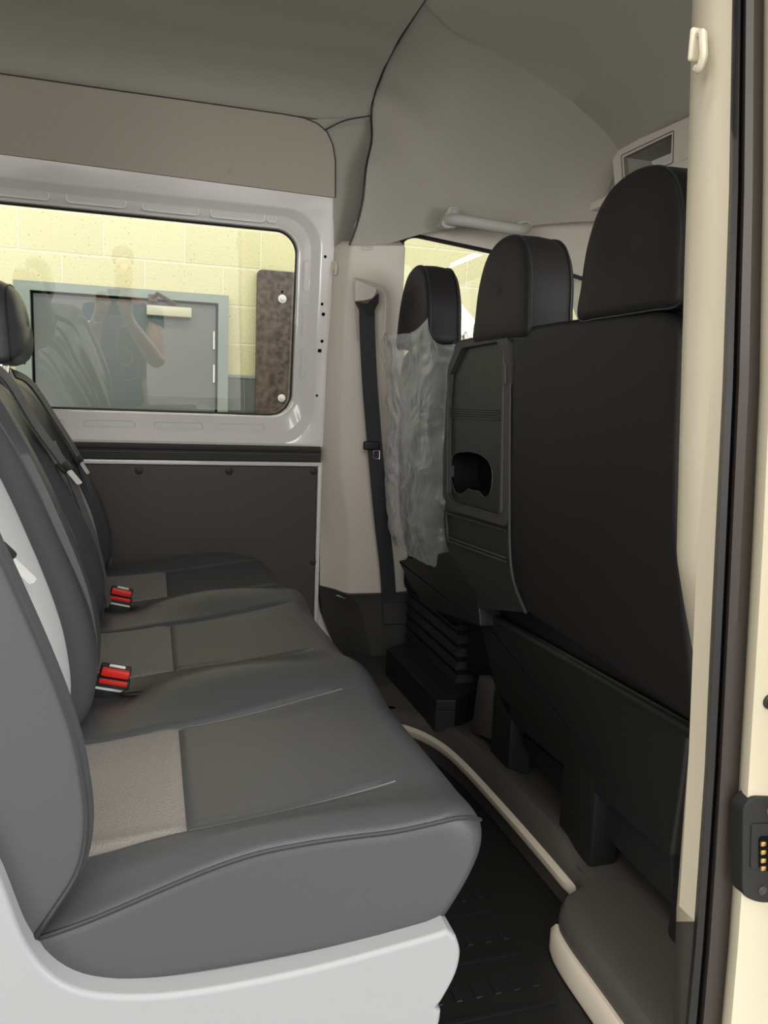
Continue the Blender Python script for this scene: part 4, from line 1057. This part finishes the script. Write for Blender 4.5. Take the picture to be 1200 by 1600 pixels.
# ================================================================== PHOTOGRAPHER (seen only as a reflection)
px_ = .05
per = thing('person', 'person in a blue t-shirt holding a phone up with both hands, reflected in the window', 'person', (px_, -.45, -.6))
def skin(name, nodes, edges, m, parent, sub=2, root=0):
    me = bpy.data.meshes.new(name); me.from_pydata([n[:3] for n in nodes], edges, []); o = bpy.data.objects.new(name, me); C.objects.link(o)
    s = o.modifiers.new('skin', 'SKIN'); s.use_smooth_shade = True; sl = me.skin_vertices[0].data
    for i, n in enumerate(nodes):
        r = n[3]; sl[i].radius = r if isinstance(r, tuple) else (r, r)
    sl[root].use_root = True
    ss = o.modifiers.new('sub', 'SUBSURF'); ss.levels = sub; ss.render_levels = sub
    me.materials.append(m); o.parent = parent; o.matrix_parent_inverse = Matrix.Translation(-parent.location)
    return o
N_ = []; E_ = []
def nd(x, y, z, r, p=None):
    N_.append((x, y, z, r))
    if p is not None: E_.append((p, len(N_)-1))
    return len(N_)-1
pel = nd(px_, -.45, .30, (.15, .10)); ab = nd(px_, -.45, .48, (.135, .10), pel); ch = nd(px_, -.44, .68, (.165, .115), ab); up_ = nd(px_, -.44, .80, (.12, .09), ch)
nk = nd(px_, -.42, .90, .052, up_); hd0 = nd(px_, -.39, .98, (.065, .075), nk); hd = nd(px_, -.385, 1.06, (.075, .092), hd0); hd2 = nd(px_, -.39, 1.13, (.06, .075), hd)
ns = nd(px_, -.275, 1.045, .013, hd)
for s in (-1, 1):
    th_ = nd(px_+s*.09, -.45, .20, .085, pel); kn = nd(px_+s*.11, -.44, -.15, .055, th_); an = nd(px_+s*.12, -.46, -.52, .036, kn); ft = nd(px_+s*.13, -.34, -.57, .032, an)
def arm(s, sh, el, wr, pal):
    a = nd(*sh, .066, up_); e = nd(*el, .056, a); mfo = nd(*(Vector(el).lerp(Vector(wr), .35)), .054, e); wv = nd(*wr, (.038, .034), mfo); p1 = nd(*pal, (.056, .030), wv); return p1
pR = arm(1, (px_+.185, -.42, .77), (px_+.20, -.20, .50), (.070, -.035, .775), (.040, -.008, .862))
pL = arm(-1, (px_-.185, -.42, .77), (px_-.215, -.22, .50), (-.118, -.035, .775), (-.080, -.008, .862))
for s, p0, cx in ((1, pR, .040), (-1, pL, -.080)):
    for k in range(4):
        kx = cx+s*(.034-.018*k); hz = (.950, .958, .952, .938)[k]
        k1 = nd(kx, -.006, .900, .0115, p0); k2 = nd(kx-s*.004, .003, (hz+.900)/2+.003, .0105, k1); k3 = nd(kx-s*.014, .004, hz, .0085, k2)
    t1 = nd(cx-s*.030, .004, .872, .0125, p0); t2 = nd(cx-s*.040, .004, .900, .0105, t1)
body = skin('body', N_, E_, M['skin'], per, 2)
# clothes as children
def shell(name, nodes, edges, m): return skin(name, nodes, edges, m, per, 2)
tn = [(px_, -.45, .08, (.175, .135)), (px_, -.45, .46, (.155, .12)), (px_, -.44, .68, (.185, .135)), (px_, -.44, .80, (.14, .11)), (px_, -.43, .855, (.075, .07)),
      (px_+.19, -.42, .775, .075), (px_+.205, -.33, .66, .072), (px_-.19, -.42, .775, .075), (px_-.205, -.33, .66, .072)]
shell('tshirt', tn, [(0, 1), (1, 2), (2, 3), (3, 4), (3, 5), (5, 6), (3, 7), (7, 8)], M['tshirt'])
tn = [(px_, -.45, .25, (.155, .115)), (px_+.095, -.45, .12, .10), (px_+.11, -.44, -.15, .075), (px_+.12, -.46, -.50, .065), (px_-.095, -.45, .12, .10), (px_-.11, -.44, -.15, .075), (px_-.12, -.46, -.50, .065)]
shell('trousers', tn, [(0, 1), (1, 2), (2, 3), (0, 4), (4, 5), (5, 6)], M['trousers'])
shell('hair', [(px_, -.44, 1.06, (.07, .06)), (px_, -.42, 1.13, (.078, .08)), (px_, -.385, 1.165, (.062, .07))], [(0, 1), (1, 2)], M['hair'])
for s in (-1, 1):
    b = B(); bmesh.ops.create_uvsphere(b, u_segments=12, v_segments=8, radius=.010); bmesh.ops.translate(b, vec=(px_+s*.032, -.293, 1.068), verts=b.verts); link('eye', b, M['dark_void'], per)
b = B(); tube(b, smoothpath([(px_-.03, -.290, .998), (px_, -.282, .996), (px_+.03, -.290, .998)], 4), .005, 6); link('mouth', b, M['orange'], per)
# orange line print on the shirt
b = B()
tube(b, smoothpath([(px_+.06, -.305, .72), (px_-.03, -.302, .69), (px_-.04, -.302, .50), (px_+.02, -.31, .46), (px_+.05, -.312, .52), (px_+.0, -.312, .58)], 5), .005, 6)
tube(b, [(px_-.02, -.315, .45), (px_-.01, -.315, .36), (px_+.08, -.312, .38), (px_+.09, -.312, .50)], .005, 6)
link('shirt_print', b, M['orange'], per)
ph = thing('smartphone', 'dark smartphone held upright in both hands, seen in the window reflection', 'phone', (-.02, -.008, .82))
b = B(); box(b, (-.056, -.013, .815), (.016, -.0045, .965), .004, 3); link('phone_body', b, M['phone'], ph)
b = B(); disc(b, (0, -.0046, .95), (0, 1, 0), .007, .0005, 20); link('phone_lens', b, M['dark_void'], ph)
wt = thing('wrist_watch', 'round steel watch on the wrist of the reflected photographer', 'watch', (-.125, -.035, .775))
b = B(); tube(b, [Vector((-.125+.034*math.cos(a), -.035+.032*math.sin(a), .768)) for a in lin(0, 2*math.pi, 25)[:-1]], .006, 8, True); link('watch_strap', b, M['chrome'], wt)
b = B(); disc(b, (-.135, -.004, .768), (-.3, 1, 0), .020, .008, 24); link('watch_face', b, M['label'], wt)
